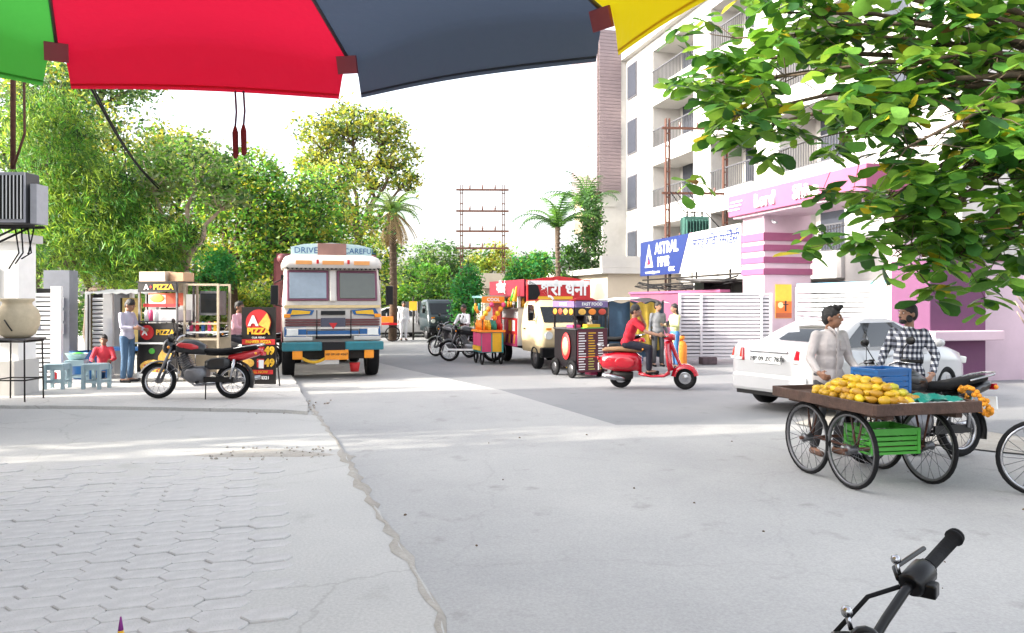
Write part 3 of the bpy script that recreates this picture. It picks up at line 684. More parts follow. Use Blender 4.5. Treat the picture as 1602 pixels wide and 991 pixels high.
def tree(name, label, loc, h, tr, blobs, leaf, nleaf, mats, wts, seed, bark=None, clus=44, cr=.22, lean=(0, 0), group=None, feather=False, cat="tree"):
    """blobs: (x, y, z, rx, ry, rz) relative to the base"""
    rr = random.Random(seed); rng = np.random.default_rng(seed); bark = bark or m_bark
    o = thing(name, label, cat, loc, 0, group)
    tk = MB(); fork = Vector((lean[0] * .5, lean[1] * .5, h * .42))
    branch(tk, (0, 0, -.05), fork, tr, tr * .72, rr, .05)
    mats = list(mats) + [L_dark, L_deep]; wts = list(wts) + [sum(wts) * .16, sum(wts) * .10]; pw = np.asarray(wts) / sum(wts); cmi = []  # dark clumps in every crown stand in for shaded gaps in the foliage
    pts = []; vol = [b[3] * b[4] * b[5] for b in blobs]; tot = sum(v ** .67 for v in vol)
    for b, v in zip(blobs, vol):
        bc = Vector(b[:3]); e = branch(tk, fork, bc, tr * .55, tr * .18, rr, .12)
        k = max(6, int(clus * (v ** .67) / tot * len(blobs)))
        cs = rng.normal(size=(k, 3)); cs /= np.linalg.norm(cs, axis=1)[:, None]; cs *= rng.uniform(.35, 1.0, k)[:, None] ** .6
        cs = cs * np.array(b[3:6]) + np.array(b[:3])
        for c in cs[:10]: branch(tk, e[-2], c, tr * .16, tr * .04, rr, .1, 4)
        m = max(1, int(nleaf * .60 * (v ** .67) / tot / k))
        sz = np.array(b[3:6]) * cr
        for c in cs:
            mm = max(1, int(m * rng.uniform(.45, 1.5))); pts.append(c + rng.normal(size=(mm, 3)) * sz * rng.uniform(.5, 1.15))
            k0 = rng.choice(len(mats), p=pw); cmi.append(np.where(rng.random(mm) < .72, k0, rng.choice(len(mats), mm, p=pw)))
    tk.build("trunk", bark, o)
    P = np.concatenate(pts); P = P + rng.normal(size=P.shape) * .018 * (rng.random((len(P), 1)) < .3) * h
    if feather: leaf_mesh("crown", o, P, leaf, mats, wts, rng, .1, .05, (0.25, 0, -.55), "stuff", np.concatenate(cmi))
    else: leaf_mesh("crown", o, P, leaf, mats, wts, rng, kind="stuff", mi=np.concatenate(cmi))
    return o
def at(px, d, z=0): return ((px - 801) / 1200 * d, d, z)
# left mass, near to far
tree("feathery_tree", "feathery casuarina tree with drooping needles by the left gates", at(78, 18.6, .09), 6.0, .13,
     [(-.2, .5, 5.6, 1.0, 1.2, 1.3), (.9, .6, 4.2, 1.2, 1.1, .9), (.5, 0, 2.9, 1.5, 1.2, .7), (1.9, .2, 2.6, 1.2, 1.0, .7), (-.4, .4, 3.6, .8, .8, .9), (2.6, .4, 3.1, .9, .8, .6)], .20, 70000, [L_lim, L_brt, L_mid], [4, 3, 2], 11, clus=120, cr=.2, feather=True)
tree("grey_leaved_tree", "tall grey-green tree with dark limbs behind the casuarina", at(205, 24, .09), 8.5, .2,
     [(-2.2, .5, 6.9, 1.8, 1.5, 1.5), (-.2, 0, 5.9, 1.7, 1.5, 1.5), (.9, .6, 4.3, 1.5, 1.4, 1.2), (-1.4, .2, 4.6, 1.5, 1.4, 1.2), (1.6, .2, 6.0, 1.0, 1.2, 1.0), (-3.0, .8, 8.6, 1.3, 1.2, .9)], .17, 24000, [L_gry, L_mid, L_yel], [4, 2, 2.5], 12, clus=120, cr=.2)
tree("slim_tree", "bare pale trunk with thin crown rising behind the pizza stall", at(289, 19.5, .09), 5.8, .16, [(.1, .3, 5.1, 1.2, 1.0, .8), (-.9, .2, 4.9, .9, .8, .6), (.9, .2, 4.4, .7, .7, .5)], .15, 5000, [L_mid, L_gry], [2, 2], 13, m_barkl, cr=.2)
tree("broad_green_tree", "broad bright green tree with dense crown left of the truck", at(362, 22.5, .09), 6.8, .18,
     [(.4, .3, 4.4, 1.5, 1.3, 1.2), (1.5, .4, 3.6, 1.3, 1.2, 1.1), (-.6, .4, 5.0, 1.1, 1.1, .9), (.3, 0, 2.9, 1.2, 1.1, .7), (1.9, .6, 4.8, 1.1, 1.0, .8), (.4, .6, 5.6, .9, .9, .6), (2.5, .5, 3.9, .8, .9, .9)], .15, 26000, [L_brt, L_mid, L_lim, L_yel], [4, 2, 3, 1.5], 14, clus=140, cr=.2)
tree("yellow_canopy_tree", "tall open yellow-green canopy tree high above the truck", at(560, 40, 0), 11.5, .24,
     [(-1.9, 0, 10.4, 1.3, 1.3, .9), (-.4, 0, 11.0, 1.4, 1.3, .9), (1.2, 0, 10.7, 1.4, 1.3, .9), (2.0, 0, 9.3, 1.1, 1.2, .9), (-.9, 0, 9.0, 1.4, 1.2, .8), (.9, 0, 8.2, 1.3, 1.3, .8), (-2.4, 0, 8.9, .9, 1.0, .6), (2.5, 0, 8.0, .8, .9, .6)], .24, 15000, [L_yel, L_lim, L_gry], [4, 2, 2], 15, clus=120, cr=.2)
tree("lime_tree", "sunlit lime-green tree behind the truck cab", at(500, 31, 0), 7.5, .18, [(0, 0, 5.6, 1.5, 1.3, 1.1), (1.4, 0, 4.8, 1.3, 1.2, 1.0), (-1.2, .3, 5.0, 1.2, 1.1, .9), (.5, 0, 6.7, 1.1, 1.0, .7), (1.2, 0, 3.3, 1.2, 1.2, .8)], .17, 14000, [L_lim, L_yel, L_brt], [3, 3, 2], 16, clus=100)
tree("hazy_tree", "pale sunlit tree far behind the slim trunk", at(262, 36, .09), 9.5, .22, [(0, 0, 8.0, 2.2, 1.5, 1.4), (2.2, 0, 7.0, 1.8, 1.5, 1.2), (-1.5, 0, 6.0, 1.9, 1.5, 1.4), (1.6, 0, 4.6, 2.2, 1.5, 1.3), (4.2, 0, 6.1, 1.6, 1.4, 1.1)], .24, 13000, [L_yel, L_lim], [4, 2], 17, clus=100)
tree("roadside_shrub", "dark roadside shrub mass behind the parked motorcycles", at(408, 27, .09), 3.2, .1, [(0, 0, 1.5, 1.4, 1.0, .9), (1.2, 0, 1.4, 1.0, .9, .8), (-1.6, 0, 1.7, 1.2, .9, .9)], .15, 9000, [L_yel, L_lim, L_mid], [3, 2, 2], 18, cat="shrub")
tree("round_shrub", "smooth emerald clipped shrub hanging beside the broad tree", at(343, 20.5, .09), 3.0, .07, [(0, 0, 2.45, .55, .5, .55)], .10, 4500, [L_emr, L_brt], [5, 1], 19, clus=40, cr=.2, cat="shrub")
tree("dark_tree", "dark bushy tree right of the palm down the street", at(690, 44, 0), 5.2, .16, [(0, 0, 4.2, 1.5, 1.2, 1.0), (-1.3, 0, 3.2, 1.3, 1.1, .9), (1.0, 0, 3.2, 1.0, 1.0, .9)], .2, 9000, [L_dark, L_gry, L_mid], [3, 2, 2], 20, clus=44)
tree("street_bush", "leafy bright bush behind the far white cars", at(655, 40, 0), 3.4, .1, [(0, 0, 1.9, 1.6, 1.0, .9), (1.5, 0, 2.2, 1.2, .9, .9), (-1.3, 0, 1.6, 1.2, .9, .8), (.4, .3, 3.0, 1.2, .9, .6)], .2, 9000, [L_brt, L_lim, L_mid], [3, 2, 2], 21, cat="bush", clus=44)
tree("column_bush", "dense upright emerald bush behind the dark pickup", at(731, 33, 0), 3.4, .08, [(0, 0, 2.0, .72, .7, .95), (.1, 0, 2.6, .5, .5, .6), (-.2, 0, 1.2, .55, .6, .7)], .14, 11000, [L_emr, L_brt], [4, 2], 22, cat="bush", clus=120, cr=.2)
tree("wall_bush", "rounded emerald bush above the cream annex", at(829, 33.2, 0), 4.0, .09, [(0, 0, 3.05, .95, .8, .75), (.4, 0, 3.5, .5, .5, .4), (-.5, 0, 2.6, .6, .6, .5)], .15, 9000, [L_emr, L_brt, L_lim], [4, 2, 1], 23, cat="bush", clus=100, cr=.2)
tree("pale_far_tree", "pale yellow far tree behind the distant twin-pole frame", at(770, 58, 0), 6.4, .16, [(0, 0, 5.0, 1.9, 1.3, 1.1), (-1.6, 0, 4.0, 1.4, 1.2, .9), (1.8, 0, 4.0, 1.3, 1.2, .9)], .28, 6000, [L_yel, L_lim], [3, 2], 24)
tree("backdrop_tree", "yellow-green tree filling the gap left of the truck", at(425, 42, .09), 7.5, .18, [(0, 0, 4.6, 2.2, 1.4, 1.4), (2.4, 0, 3.4, 1.8, 1.3, 1.2), (-2.4, 0, 3.0, 2.2, 1.3, 1.3), (1.0, 0, 2.0, 2.4, 1.3, .9)], .24, 12000, [L_yel, L_lim, L_mid], [3, 3, 1], 25, clus=100)
tree("backdrop_tree", "green tree closing the view behind the palm", at(585, 50, 0), 7.0, .2, [(0, 0, 4.6, 2.0, 1.4, 1.5), (2.2, 0, 3.2, 1.8, 1.3, 1.2), (-1.8, 0, 3.0, 1.8, 1.3, 1.2)], .26, 9000, [L_lim, L_yel, L_mid], [3, 2, 2], 26, clus=44)
tree("fence_tree", "dark leafy tree standing right behind the grey gate pillar", at(140, 21.5, .09), 4.6, .14, [(0, 0, 3.2, 1.3, 1.0, .9), (1.4, 0, 2.4, 1.2, .9, .7), (-1.2, 0, 3.9, 1.1, .9, .8), (2.6, .2, 2.0, 1.0, .9, .6)], .15, 14000, [L_mid, L_gry, L_lim], [3, 2, 1], 27, clus=100)
tree("overhead_tree", "leafy tree top showing under the red canopy at far left", at(60, 26, .09), 10.5, .22, [(.2, 0, 8.6, 1.8, 1.5, 1.3), (2.3, 0, 8.9, 1.6, 1.4, .8), (-1.3, 0, 7.0, 1.5, 1.3, 1.2), (.3, 0, 6.4, 1.5, 1.3, 1.0)], .17, 16000, [L_gry, L_mid, L_dark], [3, 2, 2], 28, clus=112)

def palm(name, label, loc, h, tr, nf, fl, mats, seed, up=.5, skirt=0, leaflet=.42, bark=None):
    rr = random.Random(seed); o = thing(name, label, "palm tree", loc, 0)
    tk = MB(); tk.tube([(0, 0, 0), (.06, 0, h * .4), (0, .05, h * .8), (0, 0, h)], [tr * 1.25, tr, tr * .95, tr * 1.1], 9)
    for k in range(int(h / .22)): tk.lathe([(tr * 1.0, 0), (tr * 1.22, .05), (tr * 1.0, .1)], 9, mt=XF((.03, .02, .2 + k * .22)))
    tk.build("trunk", bark or m_bark, o)
    def frond(mat, az, el, L, dr, nm="frond"):
        m = MB(); pts = []; p = Vector((0, 0, h)); e = el; n = 9
        for i in range(n):
            pts.append(p.copy()); p = p + Vector((math.cos(az) * math.cos(e), math.sin(az) * math.cos(e), math.sin(e))) * (L / n); e -= dr * (.5 + i / n)
        m.tube(pts, [.03 * (1 - i / n) + .008 for i in range(n)], 5)
        for i in range(1, n):
            for s in (-1, 1):
                for u in (0, .5):
                    a = pts[i - 1].lerp(pts[i], u); dr_ = (pts[i] - pts[i - 1]).normalized(); sd = dr_.cross(Vector((0, 0, 1)))
                    if sd.length < .05: sd = Vector((math.sin(az), -math.cos(az), 0))
                    sd.normalize(); t = i / n; ll = leaflet * (1 - .6 * abs(t - .4)) * rr.uniform(.8, 1.1)
                    tip = a + (sd * s * .8 + dr_ * .5 + Vector((0, 0, -.35))).normalized() * ll; w = dr_ * .035 * (leaflet / .42)
                    m.add([a - w, a + w, tip], [(0, 1, 2)])
        return m.build(nm, mat, o, recalc=False)
    for k in range(nf): frond(mats[k % len(mats)], 2 * math.pi * k / nf * 2.618 + rr.uniform(-.2, .2), up + rr.uniform(-.5, .6), fl * rr.uniform(.8, 1.1), rr.uniform(.16, .3))
    for k in range(skirt): frond(M("dry_frond", (.34, .24, .12), .9), rr.uniform(0, 6.28), -.75 + rr.uniform(-.4, .3), fl * .95, .09, "dry_frond")
    return o
palm("fan_palm", "date palm with hanging dry frond skirt right of the truck", at(614, 33, 0), 5.6, .15, 26, 1.9, [L_mid, L_gry], 31, .55, 22, .40, m_bark)
palm("areca_palm", "slender areca palm with arching fronds left of the apartment block", at(872, 36, 0), 5.2, .11, 20, 2.5, [L_dark, L_mid], 32, 1.0, 0, .5)
palm("areca_palm", "taller dark areca palm touching the apartment block corner", at(917, 40, 0), 6.6, .12, 22, 2.6, [L_dark, L_dark, L_mid], 33, 1.0, 0, .55)
tree("dark_shrub", "dark shrub clump under the areca palms", at(890, 37, 0), 4.4, .1, [(0, 0, 3.4, 1.0, .8, 1.0), (1.0, 0, 4.0, .8, .8, 1.4), (1.1, 0, 5.6, .6, .6, 1.2)], .18, 9000, [L_dark, L_mid], [4, 1], 34, clus=44, cat="shrub")

# low growth filling the ground line
tree("fence_shrub", "low dense shrub behind the louvred gates", at(170, 23.5, .09), 2.2, .08, [(-1.6, 0, 1.3, 1.5, .8, 1.0), (.6, 0, 1.4, 1.5, .8, 1.0), (2.4, 0, 1.2, 1.2, .8, .9)], .15, 14000, [L_mid, L_gry, L_dark], [3, 2, 2], 41, cat="shrub")
tree("fence_shrub", "yellowish shrub behind the cream stall counter", at(320, 25, .09), 2.4, .08, [(-1.2, 0, 1.3, 1.3, .8, 1.0), (.6, 0, 1.5, 1.3, .8, 1.1), (1.9, 0, 1.2, 1.1, .8, .9)], .15, 13000, [L_yel, L_mid, L_lim], [3, 2, 3], 42, cat="shrub")
tree("verge_shrub", "low hedge running behind the far white cars", at(640, 43, 0), 2.0, .08, [(-3.0, 0, 1.1, 1.7, .8, .9), (-.6, 0, 1.2, 1.7, .8, 1.0), (1.6, 0, 1.0, 1.5, .8, .8)], .2, 12000, [L_lim, L_mid, L_yel], [3, 2, 2], 43, cat="hedge")
tree("verge_shrub", "low growth at the foot of the tall yellow canopy tree", at(560, 37, 0), 2.6, .08, [(-1.6, 0, 1.4, 1.4, .8, 1.1), (.4, 0, 1.5, 1.3, .8, 1.1)], .18, 9000, [L_lim, L_brt, L_yel], [3, 2, 2], 44, cat="shrub")
tree("verge_shrub", "pale shrub under the distant twin-pole frame", at(765, 46, 0), 2.8, .08, [(-.8, 0, 1.5, 1.2, .8, 1.1), (.8, 0, 1.7, 1.2, .8, 1.2)], .2, 7000, [L_lim, L_yel, L_mid], [3, 2, 2], 45, cat="shrub")

tree("sun_dapple_tree", "unseen leafy tree added left of the view to break up the sun band", (-13.6, 6.6, 0), 8.5, .18, [(0, 0, 5.2, 1.1, 1.3, .9), (.5, .6, 6.6, 1.1, 1.2, .9), (-.5, -.6, 7.8, 1.2, 1.3, .8), (.6, -.4, 4.0, .9, 1.1, .6), (-.3, .5, 9.0, 1.0, 1.1, .6), (0, .2, 2.6, .9, .9, .6)], .16, 3800, [L_mid, L_lim], [3, 2], 46, clus=60)  # added out of view so its crown dapples the sun band
# ------------------------------------------------------------------ vehicles
def tyre_prof(Rw, w, rin):
    return [(rin, -w * .40), (rin + (Rw - rin) * .5, -w * .5), (Rw - .02, -w * .46), (Rw, -w * .30), (Rw, w * .30), (Rw - .02, w * .46), (rin + (Rw - rin) * .5, w * .5), (rin, w * .40)]
def car_wheel(parent, loc, Rw, w, rimmat, n_sp=5, name="wheel", hubcap=False):
    mt = XF(loc) @ AX_Y; rin = Rw * .64
    t = MB().lathe(tyre_prof(Rw, w, rin), 28, mt=mt, closed=True).build(name, m_black, parent)
    m = MB(); m.lathe([(rin, -w * .42), (rin * .96, -w * .30), (rin * .96, w * .30), (rin, w * .42)], 28, mt=mt)
    m.lathe([(0, -w * .34), (rin * .22, -w * .36), (rin * .26, -w * .2), (rin * .26, w * .2), (rin * .22, w * .36), (0, w * .34)], 16, mt=mt)
    for k in range(n_sp):
        a = 2 * math.pi * k / n_sp
        for sgn in (-1, 1):
            m.box(Vector(loc) + Vector((math.cos(a) * rin * .6, sgn * w * .32, math.sin(a) * rin * .6)), (rin * .8, .03, rin * .26), Euler((0, -a, 0)).to_matrix())
    m.build("rim", rimmat, t)
    MB().lathe([(0, -.01), (rin * .95, -.01), (rin * .95, .01), (0, .01)], 24, mt=mt).build("brake_disc", m_iron, t)
    return t
def rrect(xr, xf, hw, z, c, n=4):
    pts = []
    for cx, cy, a0 in ((xf - c, hw - c, 0), (xr + c, hw - c, 90), (xr + c, -hw + c, 180), (xf - c, -hw + c, 270)):
        for i in range(n + 1):
            a = R(a0 + 90 * i / n); pts.append((cx + c * math.cos(a), cy + c * math.sin(a), z))
    return pts
def sedan(label, loc, rz, paint, plate, detail=True, group=None):
    o = thing("parked_car", label, "car", loc, rz, group)
    st = [(-2.20, .42, .80, .60), (-2.17, .30, .98, .72), (-2.08, .24, 1.06, .80), (-1.85, .22, 1.085, .835), (-1.6, .21, 1.06, .845), (-1.2, .20, 1.00, .85), (-.6, .19, .97, .85), (.2, .19, .96, .85), (.9, .19, .98, .85), (1.15, .19, .985, .845), (1.5, .20, .94, .83), (1.85, .21, .86, .79), (2.05, .22, .78, .72), (2.17, .26, .68, .60), (2.21, .34, .60, .50)]
    rings = []
    for x, zb, zt, w in st:
        h = zt - zb; half = [(0, zb), (w * .86, zb), (w * .97, zb + .07), (w, zb + h * .38), (w * .995, zb + h * .66), (w * .955, zt - .07 * h), (w * .86, zt - .005), (w * .5, zt + .012), (0, zt + .02)]
        rings.append([(x, y, z) for y, z in half] + [(x, -y, z) for y, z in half[-2:0:-1]])
    bd = MB().loft(rings).build("body", paint, o)
    cm = MB()
    for x in (-1.32, 1.30):
        for s in (-1, 1): cm.cyl((x, s * .60, .31), (x, s * 1.2, .31), .365, 28)
    cut = cm.build("cut", m_black)
    b = bd.modifiers.new("b", 'BOOLEAN'); b.operation = 'DIFFERENCE'; b.object = cut; b.solver = 'EXACT'
    me = evaluated(bd); bd.modifiers.clear(); bd.data = me; bpy.data.objects.remove(cut)
    lev = [(.93, -1.84, 1.22, .765), (1.05, -1.62, .98, .735), (1.22, -1.26, .66, .67), (1.36, -.92, .34, .605), (1.43, -.70, .12, .55), (1.465, -.45, -.1, .42)]
    cab = MB().loft([rrect(a, b_, w, z, .13) for z, a, b_, w in lev]).build("cabin", paint, o)
    def L(z):
        for p, q_ in zip(lev[:-1], lev[1:]):
            if p[0] <= z <= q_[0]:
                t = (z - p[0]) / (q_[0] - p[0]); return [p[i] + (q_[i] - p[i]) * t for i in range(4)]
    zs = [1.0, 1.1, 1.2, 1.29, 1.37]
    for s in (-1, 1):
        for f0, f1, nm in ((.075, .335, "rear_quarter_window"), (.355, .62, "side_window"), (.64, .925, "side_window")):
            m = MB(); rows = []
            for z in zs:
                _, xr, xf, w = L(z); row = []
                for k in range(5):
                    t = f0 + (f1 - f0) * k / 4
                    base = L(1.0); x1 = base[1] + (base[2] - base[1]) * t; x2 = xr + .10 + (xf - xr - .2) * t
                    fixed = f0 == .355 and k == 0 or f0 == .64 and k == 0 or (f1 in (.335, .62) and k == 4)
                    x = max(xr + .1, min(xf - .1, x1)) if fixed else x2
                    row.append((x, s * (w + .006), z))
                rows.append(row)
            m.loft(rows, closed=False, cap=False); m.build(nm, m_glass, o, recalc=False)
    for fr in (0, 1):
        m = MB(); rows = []
        for z in [1.0, 1.1, 1.2, 1.3, 1.4]:
            _, xr, xf, w = L(z); x = (xf + .006) if fr else (xr - .006)
            rows.append([(x - (abs(t) ** 3) * (.03 if fr else -.03), t * (w - .10), z) for t in (-1, -.6, -.2, .2, .6, 1)])
        m.loft(rows, closed=False, cap=False); m.build("windscreen" if fr else "rear_window", m_glass, o, recalc=False)
    for x in (-1.32, 1.30):
        for s in (-1, 1): car_wheel(o, (x, s * .755, .31), .31, .2, m_chrome)
    for s in (-1, 1):
        tl = MB().box((-2.06, s * .62, .87), (.20, .42, .20), (0, .1, s * -.40), taper=(.9, .8)).build("tail_light", m_rlens, o, .02)
        MB().box((-2.08, s * .625, .80), (.20, .38, .04), (0, .1, s * -.40)).build("reverse_lens", m_lamp, tl)
        MB().box((2.02, s * .58, .70), (.26, .30, .12), (0, .15, s * .5)).build("headlight", m_lamp, o, .02)
        MB().loftx([(.78, 1.02, .02, .03), (.82, 1.03, .09, .07), (.92, 1.03, .09, .07), (.97, 1.03, .02, .04)], 10, y=s * .93).build("wing_mirror", paint, o)
        for x in (-.35, .55): bx("door_handle", paint, o, (x, s * .855, .86), (.2, .03, .03), bev=.008)
        for x, z0, z1 in ((-.98, .38, .99), (-.02, .28, .96), (.93, .3, .95)): MB().box((x, s * .851, (z0 + z1) / 2), (.008, .006, z1 - z0)).build("door_seam", m_blk, o)
        bx("sill_trim", m_blk, o, (0, s * .80, .20), (1.9, .06, .07))
    bx("number_plate", m_white, o, (-2.205, 0, .82), (.03, .50, .13)); text(plate, .1, m_blk, o, (-2.225, 0, .82), (R(90), 0, R(-90)), "plate_lettering")
    bx("chrome_strip", m_chrome, o, (-2.19, 0, .935), (.04, .72, .03), bev=.008); bx("rear_bumper", paint, o, (-2.15, 0, .45), (.16, 1.42, .3), bev=.06); bx("bumper_lip", m_blk, o, (-2.16, 0, .285), (.12, 1.2, .06))
    bx("front_bumper", paint, o, (2.12, 0, .42), (.16, 1.2, .26), bev=.06); bx("grille", m_blk, o, (2.215, 0, .60), (.03, .7, .12))
    MB().tube([(-.75, 0, 1.43), (-.86, 0, 1.68)], .006, 5).build("aerial", m_blk, o)
    return o
m_pearl = M("white_car_paint", (.44, .44, .45), .22, var=.02, coat=.5)
car_r = G(1262, 645)
sedan("white sedan parked by the pink gateway behind the fruit handcart", (5.82, 13.02, .02), R(32), m_pearl, "MP 09 ZC 7878")
sedan("white sedan half hidden behind the palm trunk down the street", (-5.3, 36.8, 0), R(12), m_pearl, "MP 09 CF 4410")
sedan("white sedan parked second along at the far end beside the truck", (-8.2, 39.5, 0), R(14), m_pearl, "MP 09 CK 1207")

# ---- painted lorry
def lorry():
    o = thing("lorry", "hand-painted goods lorry with white cab and teal bumper facing the camera", "lorry", (-3.93, 16.85, 0.012), R(17.5))
    m_cab = M("lorry_white", (.58, .54, .50), .4, var=.06, dirt=.2); m_mar = M("lorry_maroon", (.13, .03, .035), .6, var=.2, dirt=.2); m_pf = M("lorry_purple", (.17, .05, .09), .5)
    m_tl = M("lorry_teal", (.012, .15, .19), .45, var=.15, dirt=.2); m_lb = M("lorry_blue", (.01, .09, .26), .45); m_gl = M("lorry_glass", (.20, .25, .30), .08, spec=.8, coat=.6)
    # cab shell: slices up the height (z, half width, front y, rear y)
    rings = [rrect(y0, y1, w, z, .10) for z, w, y0, y1 in ((.82, 1.04, .02, 1.7), (1.2, 1.07, 0, 1.7), (1.62, 1.07, .02, 1.7), (2.40, 1.02, .16, 1.7), (2.55, 1.0, .18, 1.7))]
    rings = [[(y, x, z) for x, y, z in r] for r in rings]
    MB().loft(rings).build("cab", m_cab, o)
    vr = [rrect(y0, y1, w, z, .16) for z, w, y0, y1 in ((2.44, 1.07, -.02, 1.75), (2.56, 1.08, -.02, 1.75), (2.68, 1.02, .06, 1.72), (2.74, .9, .2, 1.6))]
    vz = MB().loft([[(y, x, z) for x, y, z in r] for r in vr]).build("roof_visor", m_cab, o)
    for x, w in ((-.62, .34), (0, .46), (.62, .34)):
        bx("painted_patch", M("lorry_orange", (.75, .33, .10), .5), vz, (x, -.032, 2.56), (w, .02, .085))
    for x in (-.33, .33): bx("roof_lamp", m_redt, vz, (x, -.035, 2.58), (.05, .03, .09))
    fr = MB()
    for k in range(22): fr.prism([(-1.0 + k * .0925, 2.45), (-1.0 + (k + 1) * .0925, 2.45), (-1.0 + (k + .5) * .0925, 2.40)], 0, .012, XF((0, .0, 0)) @ Euler((R(90), 0, 0)).to_matrix().to_4x4())
    fr.build("scalloped_fringe", m_blk, vz)
    tilt = math.atan2(.14, .78)
    for s, gm in ((-1, m_gl), (1, M("lorry_glass_dark", (.05, .055, .035), .08, spec=.8, coat=.6))):
        f = bx("windscreen_frame", m_pf, o, (s * .53, .075, 2.06), (.88, .05, .68), rot=(-tilt, 0, 0), bev=.02)
        bx("windscreen", gm, f, (s * .53, .048, 2.06), (.78, .03, .58), rot=(-tilt, 0, 0), bev=.01)
        MB().tube([(s * .53, .02, 1.80), (s * .53 - .28, .06, 2.12)], .01, 5).build("wiper", m_blk, f)
    bx("centre_post", m_cab, o, (0, .06, 2.06), (.15, .06, .72), rot=(-tilt, 0, 0), bev=.03); bx("post_vent", m_blk, o, (0, .035, 1.90), (.06, .04, .2), rot=(-tilt, 0, 0))
    bx("brow_band", M("lorry_yellow", (.66, .50, .25), .5), o, (0, -.012, 1.60), (2.06, .03, .06))
    for s in (-1, 1):
        MB().prism([(s * .40, 1.52), (s * .92, 1.56), (s * 1.02, 1.38), (s * .45, 1.42)], .022, .0, Euler((R(90), 0, 0)).to_matrix().to_4x4()).build("blue_flash", m_lb, o)
        MB().prism([(s * .48, 1.50), (s * .86, 1.53), (s * .90, 1.42), (s * .50, 1.44)], .034, .02, Euler((R(90), 0, 0)).to_matrix().to_4x4()).build("yellow_flash", m_yel, o)
        for k in range(3): bx("grille_louvre", m_mar, o, (s * .64, -.02, 1.31 - k * .055), (.74, .05, .035))
        hl = bx("headlight_bezel", m_lb, o, (s * .80, -.022, 1.05), (.46, .05, .22), bev=.01); bx("headlight", m_lamp, hl, (s * .86, -.05, 1.04), (.24, .03, .15), bev=.02)
        bx("indicator", m_amber, o, (s * .97, -.02, 1.40), (.14, .05, .08), bev=.01)
        bx("corner_panel", m_cab, o, (s * .74, -.03, .90), (.60, .06, .09), bev=.015)
        bx("bumper_half", m_tl, o, (s * .66, -.14, .74), (.84, .16, .19), bev=.03)
        bx("fog_lamp", m_amber, o, (s * .76, -.17, .56), (.21, .06, .19), bev=.02)
        # mirrors
        mm = MB().box((s * 1.23, -.05, 1.85), (.16, .07, .42)).build("mirror", m_blk, o, .02); MB().tube([(s * 1.04, .1, 2.2), (s * 1.22, -.02, 2.12)], .014, 6).tube([(s * 1.04, .1, 1.6), (s * 1.22, -.02, 1.64)], .014, 6).build("mirror_arm", m_iron, mm)
        bx("door", m_mar if s < 0 else m_cab, o, (s * 1.068, .8, 1.5), (.02, 1.0, 1.4)); bx("door_window", m_glass, o, (s * 1.05, .85, 2.05), (.08, .8, .5))
        for y, rr_ in ((.75, 1), (4.6, 1), (5.85, 1)):
            car_wheel(o, (0, 0, 0), .5, .28, m_iron, 0) if False else None
    for y, xs in ((.80, (-.93, .93)), (4.9, (-.95, -.62, .62, .95))):
        for x in xs:
            mt = XF((x, y, .5)) @ AX_X
            t = MB().lathe(tyre_prof(.5, .27, .27), 30, mt=mt, closed=True).build("wheel", m_black, o)
            MB().lathe([(0, -.07), (.12, -.07), (.15, -.02), (.27, -.1), (.27, .1), (.15, .02), (.12, .07), (0, .07)], 18, mt=mt).build("rim", m_iron, t)
    bx("bumper_centre", m_blk, o, (0, -.15, .74), (.48, .14, .17)); pl = bx("number_plate", m_amber, o, (.06, -.20, .555), (.5, .03, .22)); text("MP 09 HF 4567", .075, m_blk, pl, (.06, -.22, .56), FRONT, "plate_lettering")
    bx("upper_vent", m_blk, o, (0, -.015, 1.46), (.52, .04, .09)); bx("centre_grille", M("lorry_grille", (.06, .06, .09), .5), o, (0, -.018, 1.22), (.52, .045, .26)); 
    bx("lower_grille", m_lb, o, (0, -.018, 1.02), (1.1, .04, .10)); bx("bumper_slot", m_blk, o, (0, -.03, .92), (.75, .05, .06))
    MB().prism([(-.09, 1.24), (.09, 1.24), (0, 1.10)], .05, .03, Euler((R(90), 0, 0)).to_matrix().to_4x4()).build("emblem", m_redt, o)
    bx("white_rail", m_cab, o, (0, -.028, 1.13), (2.0, .04, .045)); bx("lower_rail", m_cab, o, (0, -.03, .975), (2.0, .035, .03))
    for x in (-.35, .38): MB().tube([(x, -.06, .9), (x, -.06, 1.52)], .012, 6).build("guard_bar", m_blk, o)
    # chassis, axle, dangling things
    bx("chassis", m_iron, o, (0, 3.4, .72), (.8, 6.6, .22)); bx("front_axle", m_iron, o, (0, .8, .45), (1.7, .12, .12)); bx("radiator_guard", m_iron, o, (0, .2, .6), (1.5, .12, .3))
    gz = MB(); 
    for k in range(26): t_ = k / 25; gz.ell((-.72 + .62 * t_, -.13, .52 - .12 * math.sin(t_ * 3.14)), .035, 6, 4)
    gz.build("marigold_garland", m_yel, o)
    bx("hanging_plate", m_white, o, (-.12, .02, .38), (.5, .02, .09)); MB().lathe([(.0, 0), (.09, 0), (.12, .2), (.0, .2)], 14, mt=XF((.48, .12, .15))).build("red_pail", m_redt, o)
    # sign board over the cab
    sb = MB(); sb.loft([[(x, .30 + .06 * abs(x), z0), (x, .36 + .06 * abs(x), z0), (x, .36 + .06 * abs(x), z1), (x, .30 + .06 * abs(x), z1)] for x, z0, z1 in ((-.88, 2.70, 2.92), (-.6, 2.70, 2.985), (0, 2.70, 3.02), (.6, 2.70, 2.985), (.88, 2.70, 2.92))], smooth=False)
    sbo = sb.build("sign_board", M("board_pale_teal", (.50, .66, .66), .5), o); bx("board_centre", M("board_brown", (.30, .16, .13), .6), sbo, (0, .295, 2.86), (.62, .05, .29))
    text("DRIVE", .19, m_lb, sbo, (-.56, .315, 2.84), FRONT); text("CAREFUL", .17, m_lb, sbo, (.61, .315, 2.84), FRONT)
